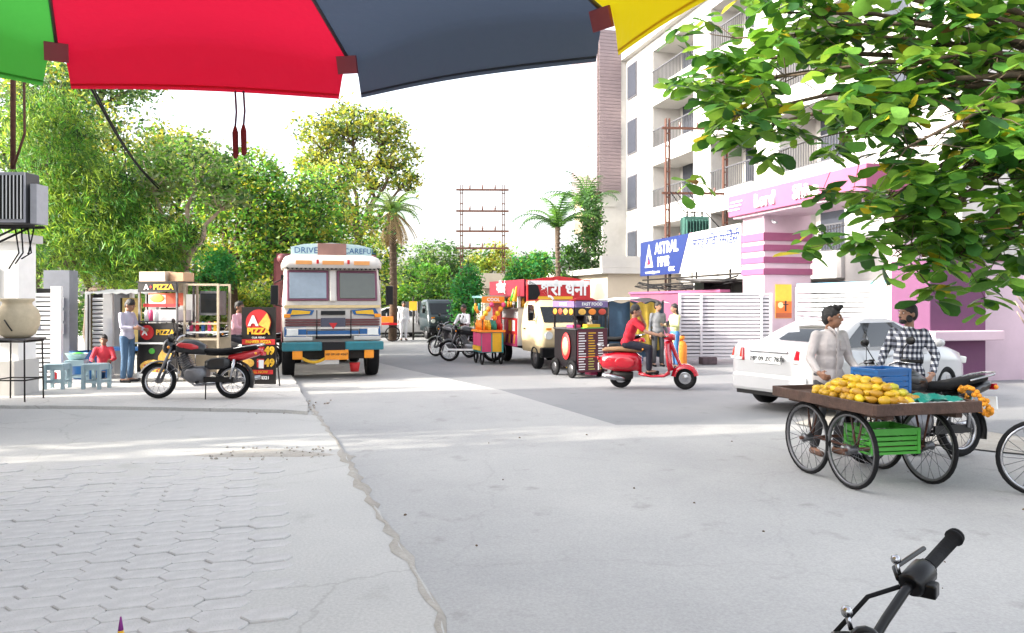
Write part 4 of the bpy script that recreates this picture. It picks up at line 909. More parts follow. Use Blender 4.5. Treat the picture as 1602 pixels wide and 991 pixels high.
    # load body
    bdy = bx("load_body", m_mar, o, (0, 4.6, 1.75), (2.36, 5.5, 1.9)); bx("headboard", m_mar, o, (0, 1.82, 2.3), (2.36, .08, 1.1))
    for s in (-1, 1):
        for k in range(9): bx("stake", m_mar, bdy, (s * 1.20, 1.95 + k * .66, 1.78), (.05, .09, 1.95))
    MB().ell((-1.05, 1.6, 2.72), (.12, .2, .12)).build("tarpaulin_roll", m_mar, o); MB().ell((1.05, 1.6, 2.72), (.14, .2, .12)).build("tarpaulin_roll", m_mar, o)
    return o
lorry()

# ---- small commercial vans (cab facing local -y)
def wheels_y(o, pts, Rw, w, rim):
    for x, y in pts:
        mt = XF((x, y, Rw)) @ AX_X
        t = MB().lathe(tyre_prof(Rw, w, Rw * .58), 24, mt=mt, closed=True).build("wheel", m_black, o)
        MB().lathe([(0, -w * .36), (Rw * .2, -w * .36), (Rw * .3, -w * .2), (Rw * .58, -w * .35), (Rw * .58, w * .35), (Rw * .3, w * .2), (Rw * .2, w * .36), (0, w * .36)], 16, mt=mt).build("rim", rim, t)
def mini_cab(o, paint, W=.74, z0=.38, H=1.72, face=None):
    rg = [(z0, W * .96, -.02, 1.45), (.75, W, -.05, 1.45), (1.02, W, .0, 1.45), (1.08, W * .99, .06, 1.45), (H - .12, W * .90, .42, 1.45), (H, W * .80, .55, 1.40)]
    MB().loft([[(y, x, z) for x, y, z in rrect(y0, y1, w, z, .14)] for z, w, y0, y1 in rg]).build("cab", paint, o)
    sl_ = math.atan2(.36, H - .12 - 1.08); zc = (1.10 + H - .14) / 2
    bx("windscreen", m_glass, o, (0, .06 + .36 * (zc - 1.08) / (H - 1.2) - .012, zc), (W * 1.62, .02, (H - 1.30) / math.cos(sl_)), rot=(-sl_, 0, 0), bev=.005)
    for s in (-1, 1):
        MB().prism([(s * .0, 0), (.62, 0), (.62, .42), (.30, .42)] if s > 0 else [(0, 0), (.62, 0), (.62, .42), (.30, .42)], 0, .012, XF((s * (W * .965), .32, 1.12)) @ Euler((R(90), 0, R(90))).to_matrix().to_4x4()).build("side_window", m_glass, o)
        MB().cyl((s * W * .72, -.04, .82), (s * W * .72, -.075, .82), .095, 18).build("headlight", m_lamp, o)
        bx("indicator", m_amber, o, (s * W * .72, -.055, .97), (.13, .03, .05)); mm = bx("mirror", m_blk, o, (s * (W + .12), .3, 1.26), (.13, .06, .2), bev=.015); MB().tube([(s * W, .3, 1.15), (s * (W + .1), .3, 1.2)], .012, 6).build("mirror_arm", m_blk, mm)
        bx("door_handle", m_blk, o, (s * (W + .005), 1.1, .95), (.02, .14, .03))
    bx("bumper", m_blk, o, (0, -.06, .42), (W * 2.02, .14, .24), bev=.03); 
def pickup():
    o = thing("pickup_truck", "dark green pickup truck with slatted load bed far down the street", "pickup truck", (-3.05, 34.6, 0), R(24))
    p = M("pickup_green", (.018, .03, .035), .3, coat=.5); mini_cab(o, p, .76, .36, 1.78)
    bx("number_plate", m_amber, o, (0, -.14, .58), (.42, .03, .1)); bx("chassis", m_iron, o, (0, 2.2, .45), (.7, 3.6, .16))
    b = bx("load_bed", M("bed_grey", (.10, .10, .11), .6), o, (0, 2.7, .66), (1.5, 2.3, .08))
    for s in (-1, 1):
        for k in range(9): bx("stake", MATS["bed_grey"], b, (s * .76, 1.62 + .27 * k, 1.18), (.04, .14, 1.0))
    for k in range(5): bx("stake", MATS["bed_grey"], b, (-.6 + .3 * k, 1.56, 1.2), (.2, .04, 1.05))
    wheels_y(o, [(s * .66, y) for s in (-1, 1) for y in (.45, 2.9)], .30, .18, m_steel)
pickup()
Rf2 = Euler((R(90), 0, 0)).to_matrix().to_4x4()
def food_van():
    o = thing("food_van", "cream food van with red decorated serving body and arched sign", "van", (1.42, 19.35, 0), R(18), scale=1.06)
    mini_cab(o, m_cream, .72, .40, 1.66)
    mk = M("maroon_paint", (.20, .01, .03), .45); mgr = M("van_grey", (.42, .42, .44), .5)
    MB().cyl((0, -.055, .86), (0, -.085, .86), .13, 20).build("round_badge", m_redt, o)
    bx("number_plate", m_amber, o, (0, -.14, .50), (.4, .03, .1))
    # serving body behind the cab
    bd = bx("serving_body", mgr, o, (0, 2.65, .98), (1.52, 2.3, .96)); bx("back_wall", mk, o, (.1, 2.65, 1.76), (1.1, 2.2, .6)); bx("floor_frame", m_iron, o, (0, 2.3, .44), (.8, 3.2, .12))
    for s in (-1, 1):
        for y in (1.55, 3.75): bx("corner_post", mgr, o, (s * .72, y, 1.72), (.07, .07, .62))
    bx("roof", m_white, o, (0, 2.45, 2.07), (1.62, 2.9, .08))
    s = -1
    fas = bx("side_fascia", mk, o, (s * .80, 2.35, 1.96), (.05, 3.0, .42)); 
    text("मिठाई", .36, m_white, fas, (s * .83, 2.75, 1.97), LEFTF, bold=.006)
    mp = bx("menu_panel", m_redt, o, (s * .775, 2.65, .98), (.04, 2.2, .42))
    for k in range(7): bx("menu_card", (m_white, m_yel, m_pink)[k % 3], mp, (s * .80, 1.75 + k * .3, 1.0), (.012, .2, .28))
    sk = bx("striped_skirt", m_pink, o, (s * .775, 2.65, .62), (.04, 2.2, .3))
    for k in range(10): bx("skirt_stripe", (m_yel, m_blk)[k % 2], sk, (s * .80, 1.68 + k * .21, .66), (.012, .07, .24), rot=(.3, 0, 0))
    for k in range(9):
        MB().lathe([(.0, 0), (.05, 0), (.055, .14), (.03, .19), (.03, .24), (0, .24)], 10, mt=XF((-.55, 1.7 + .24 * k, 1.46))).build("display_bottle", (m_yel, m_org, m_green, m_white)[k % 4], o)
    bx("counter", m_steel, o, (-.62, 2.65, 1.44), (.5, 2.3, .04)); bx("inner_wall", m_org, o, (.6, 2.65, 1.76), (.06, 2.2, .6))
    # big sign over the cab
    sg = bx("front_sign", m_redt, o, (0, .62, 1.89), (1.66, .06, .52)); 
    ar = MB(); ar.prism([(-.8, 2.13), (-.4, 2.20), (0, 2.24), (.4, 2.20), (.8, 2.13)], -.60, -.66, Rf2); ar.build("sign_arch", m_redt, sg)
    bx("sign_band", m_white, sg, (0, .585, 2.08), (1.62, .02, .10))
    text("श्री धनी", .40, m_white, sg, (.12, .575, 1.90), FRONT, bold=.012); bx("sign_footer", m_yel, sg, (-.1, .585, 1.71), (.9, .02, .07))
    MB().prism([(-.8, 1.66), (-.8, 2.14), (-.55, 2.0), (-.5, 1.8), (-.6, 1.67)], -.575, -.59, Rf2).build("flame_motif", m_blk, sg)
    wheels_y(o, [(a * .62, y) for a in (-1, 1) for y in (.45, 2.9)], .29, .17, m_steel)
    for k in range(3): MB().tube([(-.9 + .1 * k, 1.2 + .5 * k, 2.0), (-.95 + .1 * k, 1.2 + .5 * k, 1.62)], [.015, .07], 8).build("bunting", (m_yel, m_green, m_org)[k], o)
food_van()

# ---- two-wheelers (heading +x, rear axle at x = 0)
m_tan = M("tan_seat", (.30, .17, .08), .6)
def spoke_wheel(parent, c, Rw, tr, rimmat, n=18, name="wheel", hub=.045, hw=.08):
    mt = XF(c) @ AX_Y
    prof = [(Rw - tr + tr * math.cos(a), tr * math.sin(a)) for a in [2 * math.pi * k / 8 for k in range(8)]]
    t = MB().lathe(prof, 32, mt=mt, closed=True).build(name, m_black, parent)
    MB().lathe([(Rw - 2 * tr - .012, -tr * .6), (Rw - 2 * tr + .012, -tr * .8), (Rw - 2 * tr + .012, tr * .8), (Rw - 2 * tr - .012, tr * .6)], 32, mt=mt, closed=True).build("rim", rimmat, t)
    s = MB(); c = Vector(c); ri = Rw - 2 * tr
    for k in range(n):
        a = 2 * math.pi * k / n; sgn = 1 if k % 2 else -1
        s.tube([c + Vector((hub * math.cos(a + .5 * sgn), sgn * hw * .5, hub * math.sin(a + .5 * sgn))), c + Vector((ri * math.cos(a), 0, ri * math.sin(a)))], .0028, 4)
    s.lathe([(0, -hw * .6), (hub, -hw * .55), (hub * .7, 0), (hub, hw * .55), (0, hw * .6)], 12, mt=mt)
    s.build("spokes", m_steel, t); return t
def motorcycle(label, loc, rz, c1, c2, lean=4, group=None, garland=False, mirrors=True, steer=0, scale=1.0, upbar=False):
    o = thing("motorcycle", label, "motorcycle", loc, rz, group); o.rotation_euler = (R(lean), 0, rz); o.scale = (scale,) * 3
    spoke_wheel(o, (0, 0, .30), .30, .045, m_chrome); spoke_wheel(o, (1.25, 0, .30), .30, .04, m_chrome)
    for s in (-1, 1):
        MB().tube([(1.25, s * .085, .30), (1.12, s * .085, .62), (1.03, s * .085, .86)], [.024, .026, .022], 8).build("fork_tube", m_steel, o)
        MB().tube([(.0, s * .13, .33), (-.06, s * .13, .66)], [.022, .03], 8).build("rear_shock", m_chrome, o)
        MB().loftx([(.02, .60, .01, .06), (.12, .60, .02, .10), (.34, .58, .02, .10), (.44, .58, .01, .05)], 10, y=s * .12).build("side_panel", c1, o)
    def fender(cx, cz, Rr, a0, a1, w, mat, nm):
        rows = []
        for k in range(9):
            a = R(a0 + (a1 - a0) * k / 8); rows.append([(cx + (Rr - dz) * math.cos(a), y, cz + (Rr - dz) * math.sin(a)) for y, dz in ((-w, .035), (-w * .75, .005), (0, 0), (w * .75, .005), (w, .035))])
        MB().loft(rows, closed=False, cap=False).build(nm, mat, o)
    fender(1.25, .30, .345, 20, 150, .065, c1, "front_mudguard"); fender(0, .30, .36, 60, 200, .075, m_blk, "rear_mudguard")
    tk = MB().loftx([(.44, .80, .05, .03), (.48, .82, .10, .09), (.62, .86, .135, .125), (.80, .88, .15, .13), (.93, .87, .11, .10), (1.0, .86, .05, .05)], 18).build("fuel_tank", c1, o)
    for s in (-1, 1): MB().loftx([(.55, .86, .004, .02), (.66, .87, .008, .05), (.86, .90, .008, .04), (.92, .90, .004, .01)], 8, y=s * .142).build("tank_stripe", c2, tk)
    MB().loftx([(-.40, .86, .06, .02), (-.36, .86, .11, .04), (-.1, .83, .135, .05), (.2, .79, .13, .055), (.42, .80, .11, .05), (.52, .82, .06, .03)], 16).build("seat", m_black, o)
    MB().loftx([(-.50, .80, .03, .03), (-.42, .78, .08, .06), (-.2, .72, .10, .07), (.06, .68, .10, .06)], 12).build("tail_cowl", c2, o)
    tl = MB().box((-.50, 0, .76), (.05, .16, .07)).build("tail_light", m_rlens, o, .01); bx("rear_plate", m_white, tl, (-.47, 0, .58), (.02, .2, .14))
    MB().tube([(-.05, .15, .84), (-.4, .15, .90), (-.5, .08, .92), (-.5, -.08, .92), (-.4, -.15, .90), (-.05, -.15, .84)], .012, 6).build("grab_rail", m_chrome, o)
    MB().loftx([(.42, .42, .09, .10), (.5, .40, .13, .15), (.72, .40, .13, .14), (.84, .44, .08, .09)], 12).build("crankcase", m_steel, o)
    ey = MB()
    for k in range(7): ey.box((.74 + .02 * k, 0, .52 + .032 * k), (.17, .2, .014), (0, .5, 0))
    ey.tube([(.70, 0, .45), (.86, 0, .76)], .06, 10); ey.build("cylinder_fins", m_steel, o)
    MB().tube([(.86, -.06, .55), (.92, -.1, .38), (.7, -.13, .22), (.3, -.15, .25), (-.1, -.16, .32), (-.42, -.16, .36)], [.018, .018, .02, .035, .042, .035], 8).build("exhaust_pipe", m_chrome, o)
    MB().tube([(.98, 0, .86), (.90, 0, .5), (.62, 0, .26), (.2, 0, .32), (0, 0, .30)], .02, 6).tube([(.95, 0, .82), (.4, 0, .74), (-.3, 0, .74)], .018, 6).tube([(.3, .1, .42), (0, .1, .30)], .02, 6).build("frame", m_blk, o)
    bx("chain_case", m_blk, o, (.2, .11, .32), (.5, .03, .09)); MB().tube([(.55, -.2, .28), (.55, .2, .28)], .014, 6).build("footpegs", m_black, o)
    MB().tube([(.42, .10, .30), (.36, .24 if lean > 0 else .26, .0)], .012, 6).build("side_stand", m_iron, o)
    MB().tube([(.98, .03, .5), (1.02, .24, .42), (1.0, .25, .62), (.96, .03, .68)], .011, 6).tube([(.98, -.03, .5), (1.02, -.24, .42), (1.0, -.25, .62), (.96, -.03, .68)], .011, 6).build("leg_guard", m_chrome, o)
    MB().loftx([(.99, .86, .05, .04), (1.04, .88, .11, .11), (1.12, .88, .12, .13), (1.17, .87, .09, .10)], 14).build("headlamp_cowl", c1, o); MB().lathe([(0, .02), (.06, .015), (.085, 0)], 18, mt=XF((1.172, 0, .87)) @ AX_X).build("headlamp", m_lamp, o)
    bx("speedometer", m_blk, o, (1.05, 0, 1.0), (.1, .2, .05), rot=(0, -.5, 0), bev=.015)
    hb_ = MB().tube([(.84, -.40, 1.07), (.93, -.16, 1.075), (.97, -.10, 1.05), (1.0, -.04, .98), (1.0, .04, .98), (.97, .10, 1.05), (.93, .16, 1.075), (.84, .40, 1.07)], .012, 8).build("handlebar", m_chrome, o)
    for s in (-1, 1):
        if upbar: continue
        g = MB().tube([(.889, s * .27, 1.073), (.887, s * .278, 1.073), (.885, s * .281, 1.073), (.846, s * .385, 1.07), (.845, s * .388, 1.07), (.838, s * .405, 1.07)], [.026, .026, .018, .019, .026, .024], 12).build("grip", m_black, hb_)
        MB().box((.905, s * .235, 1.072), (.05, .07, .06), (0, 0, s * .36)).build("switch_box", m_blk, hb_, .008)
        MB().tube([(.935, s * .20, 1.075), (.985, s * .25, 1.07), (.97, s * .33, 1.06), (.93, s * .40, 1.05)], .007, 6).build("lever", m_chrome, hb_)
        if mirrors:
            ms_ = MB().tube([(.90, s * .19, 1.07), (.93, s * .25, 1.2), (.92, s * .30, 1.26)], .006, 6).build("mirror_stem", m_blk, hb_); MB().ell((.90, s * .33, 1.29), (.02, .065, .045)).build("mirror", m_blk, hb_)
        MB().ell((1.04, s * .16, .86), .026, 8, 6).build("indicator", m_amber, o); MB().ell((-.42, s * .15, .76), .024, 8, 6).build("indicator", m_amber, o)
    if upbar:
        bpy.data.objects.remove(hb_)
        for c_ in o.children:
            if c_.name.split('.')[0] in ('headlamp_cowl', 'headlamp', 'speedometer'): c_.location.z -= .12
        hb_ = MB().tube([(.87, -.43, 1.122), (.94, -.20, 1.03), (.97, -.12, .97), (1.0, -.04, .90), (1.0, .04, .90), (.97, .12, .97), (.94, .20, 1.03), (.87, .43, 1.122)], .013, 8).build("handlebar", m_blk, o)
        for s in (-1, 1):
            a, b = Vector((.94, s * .20, 1.03)), Vector((.858, s * .47, 1.138)); P_ = lambda t: a.lerp(b, t)
            MB().tube([P_(.40), P_(.42), P_(.43), P_(.92), P_(.93), P_(.95), P_(.955), P_(.97), P_(1.0)], [.024, .026, .0185, .0195, .026, .026, .020, .025, .022], 14).build("grip", m_black, hb_)
            MB().tube([P_(.08), P_(.10), P_(.36), P_(.39)], [.030, .036, .036, .030], 12).build("switch_box", m_blk, hb_)
            MB().box(P_(.2) + Vector((-.03, 0, -.02)), (.05, .05, .04)).build("button_block", m_blk, hb_, .006)
            MB().tube([P_(.1) + Vector((.03, 0, .01)), P_(.3) + Vector((.07, 0, 0)), P_(.8) + Vector((.06, 0, -.02))], .007, 6).build("lever", m_blk, hb_)
            MB().tube([P_(.12) + Vector((.03, 0, .02)), P_(.12) + Vector((.04, 0, .055))], .006, 6).ell(P_(.12) + Vector((.04, 0, .06)), .014, 8, 6).build("mirror_stub", m_chrome, hb_)
            MB().tube([P_(.05) + Vector((.02, 0, 0)), P_(.05) + Vector((.09, -s * .05, -.03)), (1.10, s * .05, .9)], .007, 6).build("cable", m_black, hb_)
    return o
m_mred = M("motorcycle_red", (.50, .012, .02), .28, coat=.6); m_mblk = M("motorcycle_black", (.005, .005, .007), .3, coat=.25); m_mslv = M("motorcycle_silver", (.30, .30, .32), .35, .5); m_mblu = M("motorcycle_blue", (.02, .05, .2), .3, coat=.5)
bx_, by_ = G(258, 621, .09)
motorcycle("red and black commuter motorcycle parked side-on on the footpath", (-4.72, 12.95, .09), R(180), m_mblk, m_mred, 5)
bpy.data.objects["motorcycle"]
def scooter(label, loc, rz, paint):
    o = thing("scooter", label, "scooter", loc, rz); 
    for x, s in ((0, 1), (1.25, 1)):
        mt = XF((x, 0, .22)) @ AX_Y; t = MB().lathe(tyre_prof(.22, .1, .125), 26, mt=mt, closed=True).build("wheel", m_black, o)
        MB().lathe([(0, -.04), (.05, -.05), (.1, -.02), (.13, -.04), (.13, .04), (.1, .02), (.05, .05), (0, .04)], 18, mt=mt).build("rim", m_chrome, t)
    MB().loftx([(-.42, .52, .04, .06), (-.34, .52, .15, .15), (-.1, .52, .21, .20), (.15, .52, .21, .20), (.32, .52, .17, .18), (.42, .46, .10, .16)], 20).build("rear_body", paint, o)
    MB().loftx([(-.36, .75, .08, .02), (-.3, .76, .14, .045), (0, .77, .15, .05), (.3, .76, .13, .05), (.42, .74, .07, .03)], 16).build("seat", m_tan, o)
    MB().loftx([(.36, .30, .14, .05), (.6, .25, .17, .03), (.85, .26, .17, .035), (.97, .34, .15, .06)], 14).build("floor_board", paint, o)
    lsd = [(1.0, .36, .19), (.97, .52, .21), (.95, .70, .20), (.93, .86, .14), (.92, .93, .09)]
    MB().loft([[(x + .05 * math.cos(a) - .05 * abs(math.sin(a)), w * math.sin(a), z + (.02 * math.cos(a))) for a in [2 * math.pi * k / 16 for k in range(16)]] for x, z, w in lsd]).build("leg_shield", paint, o)
    rows = []
    for k in range(9):
        a = R(10 + 165 * k / 8); rows.append([(1.25 + (.27 - dz) * math.cos(a), y, .235 + (.27 - dz) * math.sin(a)) for y, dz in ((-.09, .09), (-.075, .02), (0, 0), (.075, .02), (.09, .09))])
    MB().loft(rows, closed=False, cap=False).build("front_mudguard", paint, o)
    MB().tube([(1.25, 0, .22), (1.2, .07, .35), (1.0, 0, .85), (.95, 0, 1.0)], [.03, .03, .04, .035], 8).build("steering_column", paint, o)
    MB().loftx([(.84, 1.0, .06, .03), (.90, 1.02, .13, .06), (1.0, 1.02, .12, .07), (1.06, 1.01, .07, .06)], 14).build("headset", paint, o); MB().lathe([(0, .02), (.055, .012), (.07, 0)], 16, mt=XF((1.055, 0, 1.01)) @ AX_X).build("headlamp", m_lamp, o)
    h = MB().tube([(.84, -.34, 1.02), (.92, -.12, 1.04), (.92, .12, 1.04), (.84, .34, 1.02)], .014, 8).build("handlebar", m_chrome, o)
    for s in (-1, 1):
        MB().tube([(.88, s * .23, 1.03), (.84, s * .35, 1.02)], .02, 8).build("grip", m_black, h); MB().tube([(.94, s * .2, 1.05), (.93, s * .27, 1.25)], .006, 6).ell((.92, s * .29, 1.29), (.02, .06, .05)).build("mirror", m_blk, h)
        MB().ell((.1, s * .205, .52), (.2, .02, .12)).build("side_cowl", paint, o)
    MB().ell((-.44, 0, .58), (.03, .06, .05)).build("tail_light", m_rlens, o); bx("rear_plate", m_white, o, (-.43, 0, .42), (.02, .22, .14))
    MB().tube([(-.36, .12, .84), (-.46, .06, .86), (-.46, -.06, .86), (-.36, -.12, .84)], .012, 6).build("grab_rail", m_chrome, o)
    MB().tube([(.1, -.16, .2), (-.1, -.19, .22), (-.34, -.19, .26)], [.03, .06, .05], 10).build("silencer", m_chrome, o); MB().loftx([(-.15, .25, .07, .09), (.1, .24, .09, .1), (.25, .26, .05, .07)], 10, y=-.05).build("engine_cover", m_iron, o)
    for s in (-1, 1): MB().ell((.45, s * .2, .78), .02, 6, 5).build("indicator", m_amber, o)
    return o
scooter("red scooter with tan seat ridden across the road", (2.16, 15.25, .012), R(-14), M("scooter_red", (.50, .005, .02), .22, coat=.8, var=.05))
# ------------------------------------------------------------------ people
m_skin = M("brown_skin", (.25, .12, .07), .55, var=.1, scale=12); m_skin2 = M("light_brown_skin", (.32, .17, .11), .55, var=.1, scale=12)
m_hair = M("black_hair", (.010, .008, .008), .55, var=.4, scale=60, bump=.5, bscale=120); m_eye = M("eye_white", (.7, .68, .65), .3); m_lip = M("lips", (.25, .07, .06), .5)
def cloth(name, col, bump=.25, var=.12): return M(name, col, .85, var=var, scale=5, bump=.6, bscale=16)
def check_cloth():
    m = bpy.data.materials.new("checked_cloth"); m.use_nodes = True; t = m.node_tree; L = t.links.new; p = t.nodes["Principled BSDF"]; p.inputs["Roughness"].default_value = .85
    tc = t.nodes.new("ShaderNodeTexCoord"); sp = t.nodes.new("ShaderNodeSeparateXYZ"); L(tc.outputs["Object"], sp.inputs[0])
    ad = t.nodes.new("ShaderNodeMath"); L(sp.outputs["X"], ad.inputs[0]); L(sp.outputs["Y"], ad.inputs[1]); ad.operation = 'ADD'
    def band(src):
        a = t.nodes.new("ShaderNodeMath"); a.operation = 'MULTIPLY'; a.inputs[1].default_value = 15.5; L(src, a.inputs[0])
        f = t.nodes.new("ShaderNodeMath"); f.operation = 'FRACT'; L(a.outputs[0], f.inputs[0])
        g = t.nodes.new("ShaderNodeMath"); g.operation = 'GREATER_THAN'; g.inputs[1].default_value = .48; L(f.outputs[0], g.inputs[0]); return g
    b1, b2 = band(ad.outputs[0]), band(sp.outputs["Z"])
    s = t.nodes.new("ShaderNodeMath"); s.operation = 'ADD'; L(b1.outputs[0], s.inputs[0]); L(b2.outputs[0], s.inputs[1])
    h = t.nodes.new("ShaderNodeMath"); h.operation = 'MULTIPLY'; h.inputs[1].default_value = .5; L(s.outputs[0], h.inputs[0])
    r = t.nodes.new("ShaderNodeValToRGB"); r.color_ramp.elements[0].color = (.60, .60, .62, 1); r.color_ramp.elements[1].color = (.012, .014, .025, 1)
    e = r.color_ramp.elements.new(.5); e.color = (.13, .14, .18, 1); L(h.outputs[0], r.inputs[0]); L(r.outputs[0], p.inputs["Base Color"]); return m
m_check = check_cloth()
def capsule(mb, a, b, r1, r2, n=10):
    a = Vector(a); b = Vector(b); d = b - a; L = d.length
    if L < 1e-5: return mb.ell(a, r1, n, 8)
    d.normalize(); pts = []; rs = []
    for k in range(4): t = R(90 - 30 * k); pts.append(a - d * r1 * math.sin(t)); rs.append(max(r1 * math.cos(t), 1e-3))
    for k in range(4): t = R(30 * k); pts.append(b + d * r2 * math.sin(t)); rs.append(max(r2 * math.cos(t), 1e-3))
    return mb.tube(pts, rs, n)
def remeshed(mb, name, mat, parent, vox, it=3):
    o = mb.build(name, mat, None); 
    r = o.modifiers.new("r", 'REMESH'); r.mode = 'VOXEL'; r.voxel_size = vox; r.use_smooth_shade = True
    s = o.modifiers.new("s", 'SMOOTH'); s.factor = .5; s.iterations = it
    me = evaluated(o); me.name = name; COL.objects.unlink(o); bpy.data.objects.remove(o)
    if not me.materials: me.materials.append(mat)
    for p in me.polygons: p.use_smooth = True
    q = bpy.data.objects.new(name, me); COL.objects.link(q); q.parent = parent
    return q
def align(d):
    return Vector(d).normalized().to_track_quat('Z', 'Y').to_matrix()
STAND = dict(pel=(0, 0, .92), chest=(0, -.01, 1.24), neck=(0, .01, 1.43), head=(0, -.015, 1.585),
             shL=(.162, .01, 1.365), elL=(.215, .04, 1.10), wrL=(.235, -.03, .86), haL=(.235, -.05, .78),
             shR=(-.162, .01, 1.365), elR=(-.215, .04, 1.10), wrR=(-.235, -.03, .86), haR=(-.235, -.05, .78),
             hiL=(.09, 0, .90), knL=(.10, -.02, .50), anL=(.10, .02, .09), toL=(.115, -.14, .035),
             hiR=(-.09, 0, .90), knR=(-.10, -.02, .50), anR=(-.10, .02, .09), toR=(-.115, -.14, .035))
def person(label, loc, rz, pose, shirt, pants, skin=None, yaw=0, pitch=0, hair="short", vox=.012, sleeve="long", shoe=None, beard=False, group=None, scale=1.0, loose=1.0, hem=.0, curl=.5, tuck=False):
    skin = skin or m_skin
    J = {k: Vector(v) for k, v in {**STAND, **pose}.items()}
    o = thing("person", label, "person", loc, rz, group, scale)
    HM = Matrix.Translation(J["head"]) @ Euler((R(pitch), 0, R(yaw))).to_matrix().to_4x4(); H3 = HM.to_3x3()
    def hp_(v): return HM @ Vector(v)
    b = MB()
    b.ell(hp_((0, .012, .02)), (.076, .094, .098), mt=H3); b.ell(hp_((0, -.02, -.045)), (.060, .068, .072), mt=H3); b.ell(hp_((0, -.045, -.085)), (.034, .035, .028), mt=H3)
    capsule(b, hp_((0, -.088, .005)), hp_((0, -.106, -.028)), .010, .015); b.ell(hp_((0, -.083, -.062)), (.026, .014, .014), mt=H3); b.ell(hp_((0, -.078, .025)), (.055, .02, .014), mt=H3)
    for s in (-1, 1): b.ell(hp_((s * .079, .012, -.012)), (.010, .022, .032), mt=H3)
    capsule(b, J["neck"] + Vector((0, .01, -.03)), hp_((0, .02, -.07)), .056, .050)
    up = (J["neck"] - J["pel"]).normalized(); A3 = align(up); side = (J["shL"] - J["shR"]).normalized()
    fw = up.cross(side); B3 = Matrix((side, -fw, up)).transposed()
    if B3.determinant() < 0: B3 = Matrix((side, fw, up)).transposed()
    mid = J["pel"].lerp(J["neck"], .32)
    b.ell(J["chest"], (.142, .094, .17), mt=B3); b.ell(mid, (.128, .088, .15), mt=B3); b.ell(J["pel"], (.145, .10, .12), mt=B3)
    capsule(b, J["shL"], J["shR"], .040, .040)
    for s in "LR":
        capsule(b, J["sh" + s], J["el" + s], .042, .036); capsule(b, J["el" + s], J["wr" + s], .039, .027)
        d = (J["ha" + s] - J["wr" + s]); hl_ = .085; d.normalize(); w = J["wr" + s]
        inn = Vector((-1 if s == "L" else 1, 0, 0)); inn = (inn - d * inn.dot(d)); inn = inn.normalized() if inn.length > .2 else Vector((0, -1, 0))
        ac_ = d.cross(inn).normalized(); 
        if ac_.y > 0: ac_ = -ac_
        pc = w + d * .05
        for t in (-.5, 0, .5): capsule(b, w + ac_ * t * .03, w + d * hl_ + ac_ * t * .055, .014, .013)
        for k, (t, fl) in enumerate(((1, .066), (.35, .078), (-.35, .072), (-1, .056))):
            p0 = w + d * hl_ + ac_ * t * .031; p1 = p0 + (d * math.cos(curl * .6) + inn * math.sin(curl * .6)) * fl * .5; p2 = p1 + (d * math.cos(curl * 1.5) + inn * math.sin(curl * 1.5)) * fl * .5
            capsule(b, p0, p1, .0095, .0088, 7); capsule(b, p1, p2, .0088, .0075, 7)
        p0 = w + d * .03 + ac_ * .026; p1 = p0 + (d * .6 + ac_ * .7 + inn * .25).normalized() * .04; p2 = p1 + (d * .9 + ac_ * .2 + inn * .3).normalized() * .032
        capsule(b, p0, p1, .012, .0105, 7); capsule(b, p1, p2, .0105, .008, 7)
        capsule(b, J["hi" + s], J["kn" + s], .078, .055); capsule(b, J["kn" + s], J["an" + s], .052, .036)
        an, to = J["an" + s], J["to" + s]; capsule(b, an + Vector((0, .02, -.045)), to, .036, .030); capsule(b, an, an + Vector((0, .02, -.04)), .036, .036)
    remeshed(b, "body", skin, o, vox, 2)
    # shirt
    c = MB(); k = loose
    c.ell(J["chest"], (.160 * k, .114 * k, .185), mt=B3); c.ell(mid, (.152 * k, .112 * k, .17), mt=B3)
    c.ell(J["pel"] + up * (.02 - hem), (.168 * k, .122 * k, .12 + hem), mt=B3)
    capsule(c, J["shL"] + Vector((0, 0, -.005)), J["shR"] + Vector((0, 0, -.005)), .054, .054); capsule(c, J["neck"] + up * -.07, J["neck"] + up * -.012, .085, .060)
    for s in "LR":
        if sleeve == "long":
            capsule(c, J["sh" + s], J["el" + s], .060, .049); e = J["el" + s].lerp(J["wr" + s], .86); capsule(c, J["el" + s], e, .049, .038)
        else: capsule(c, J["sh" + s], J["sh" + s].lerp(J["el" + s], .72), .060, .058)
    sh = remeshed(c, "shirt", shirt, o, vox * 1.1, 3)
    # trousers
    t_ = MB(); t_.ell(J["pel"], (.156, .112, .11), mt=B3)
    for s in "LR":
        capsule(t_, J["hi" + s], J["kn" + s], .092, .068); capsule(t_, J["kn" + s], J["kn" + s].lerp(J["an" + s], .93), .067, .056)
    remeshed(t_, "trousers", pants, o, vox * 1.1, 3)
    for s in "LR":
        an, to = J["an" + s], J["to" + s]; f = MB(); capsule(f, an + Vector((0, .03, -.055)), to + Vector((0, -.01, -.005)), .040, .034); 
        remeshed(f, "shoe", shoe or m_black, o, vox, 2)
    # hair
    h = MB(); rr = random.Random(int(abs(loc[0]) * 100))
    h.ell(hp_((0, .018, .045)), (.083, .099, .088), mt=H3); h.ell(hp_((0, .055, .0)), (.076, .062, .092), mt=H3)
    for s in (-1, 1): h.ell(hp_((s * .066, .02, .03)), (.018, .05, .05), mt=H3)
    for _ in range(22):
        a = rr.uniform(0, 6.28); r_ = rr.uniform(.2, 1); h.ell(hp_((.066 * r_ * math.cos(a), .01 + .08 * r_ * math.sin(a), .125 - .05 * r_ * r_)), rr.uniform(.014, .024), 7, 5)
    if hair == "tuft":
        for _ in range(16): h.ell(hp_((rr.uniform(-.06, .06), rr.uniform(-.095, -.03), rr.uniform(.09, .135))), rr.uniform(.016, .026), 7, 5)
    if hair == "long":
        h.ell(hp_((0, .07, -.06)), (.075, .055, .1), mt=H3); capsule(h, hp_((0, .085, -.08)), hp_((0, .13, -.42)), .05, .02)
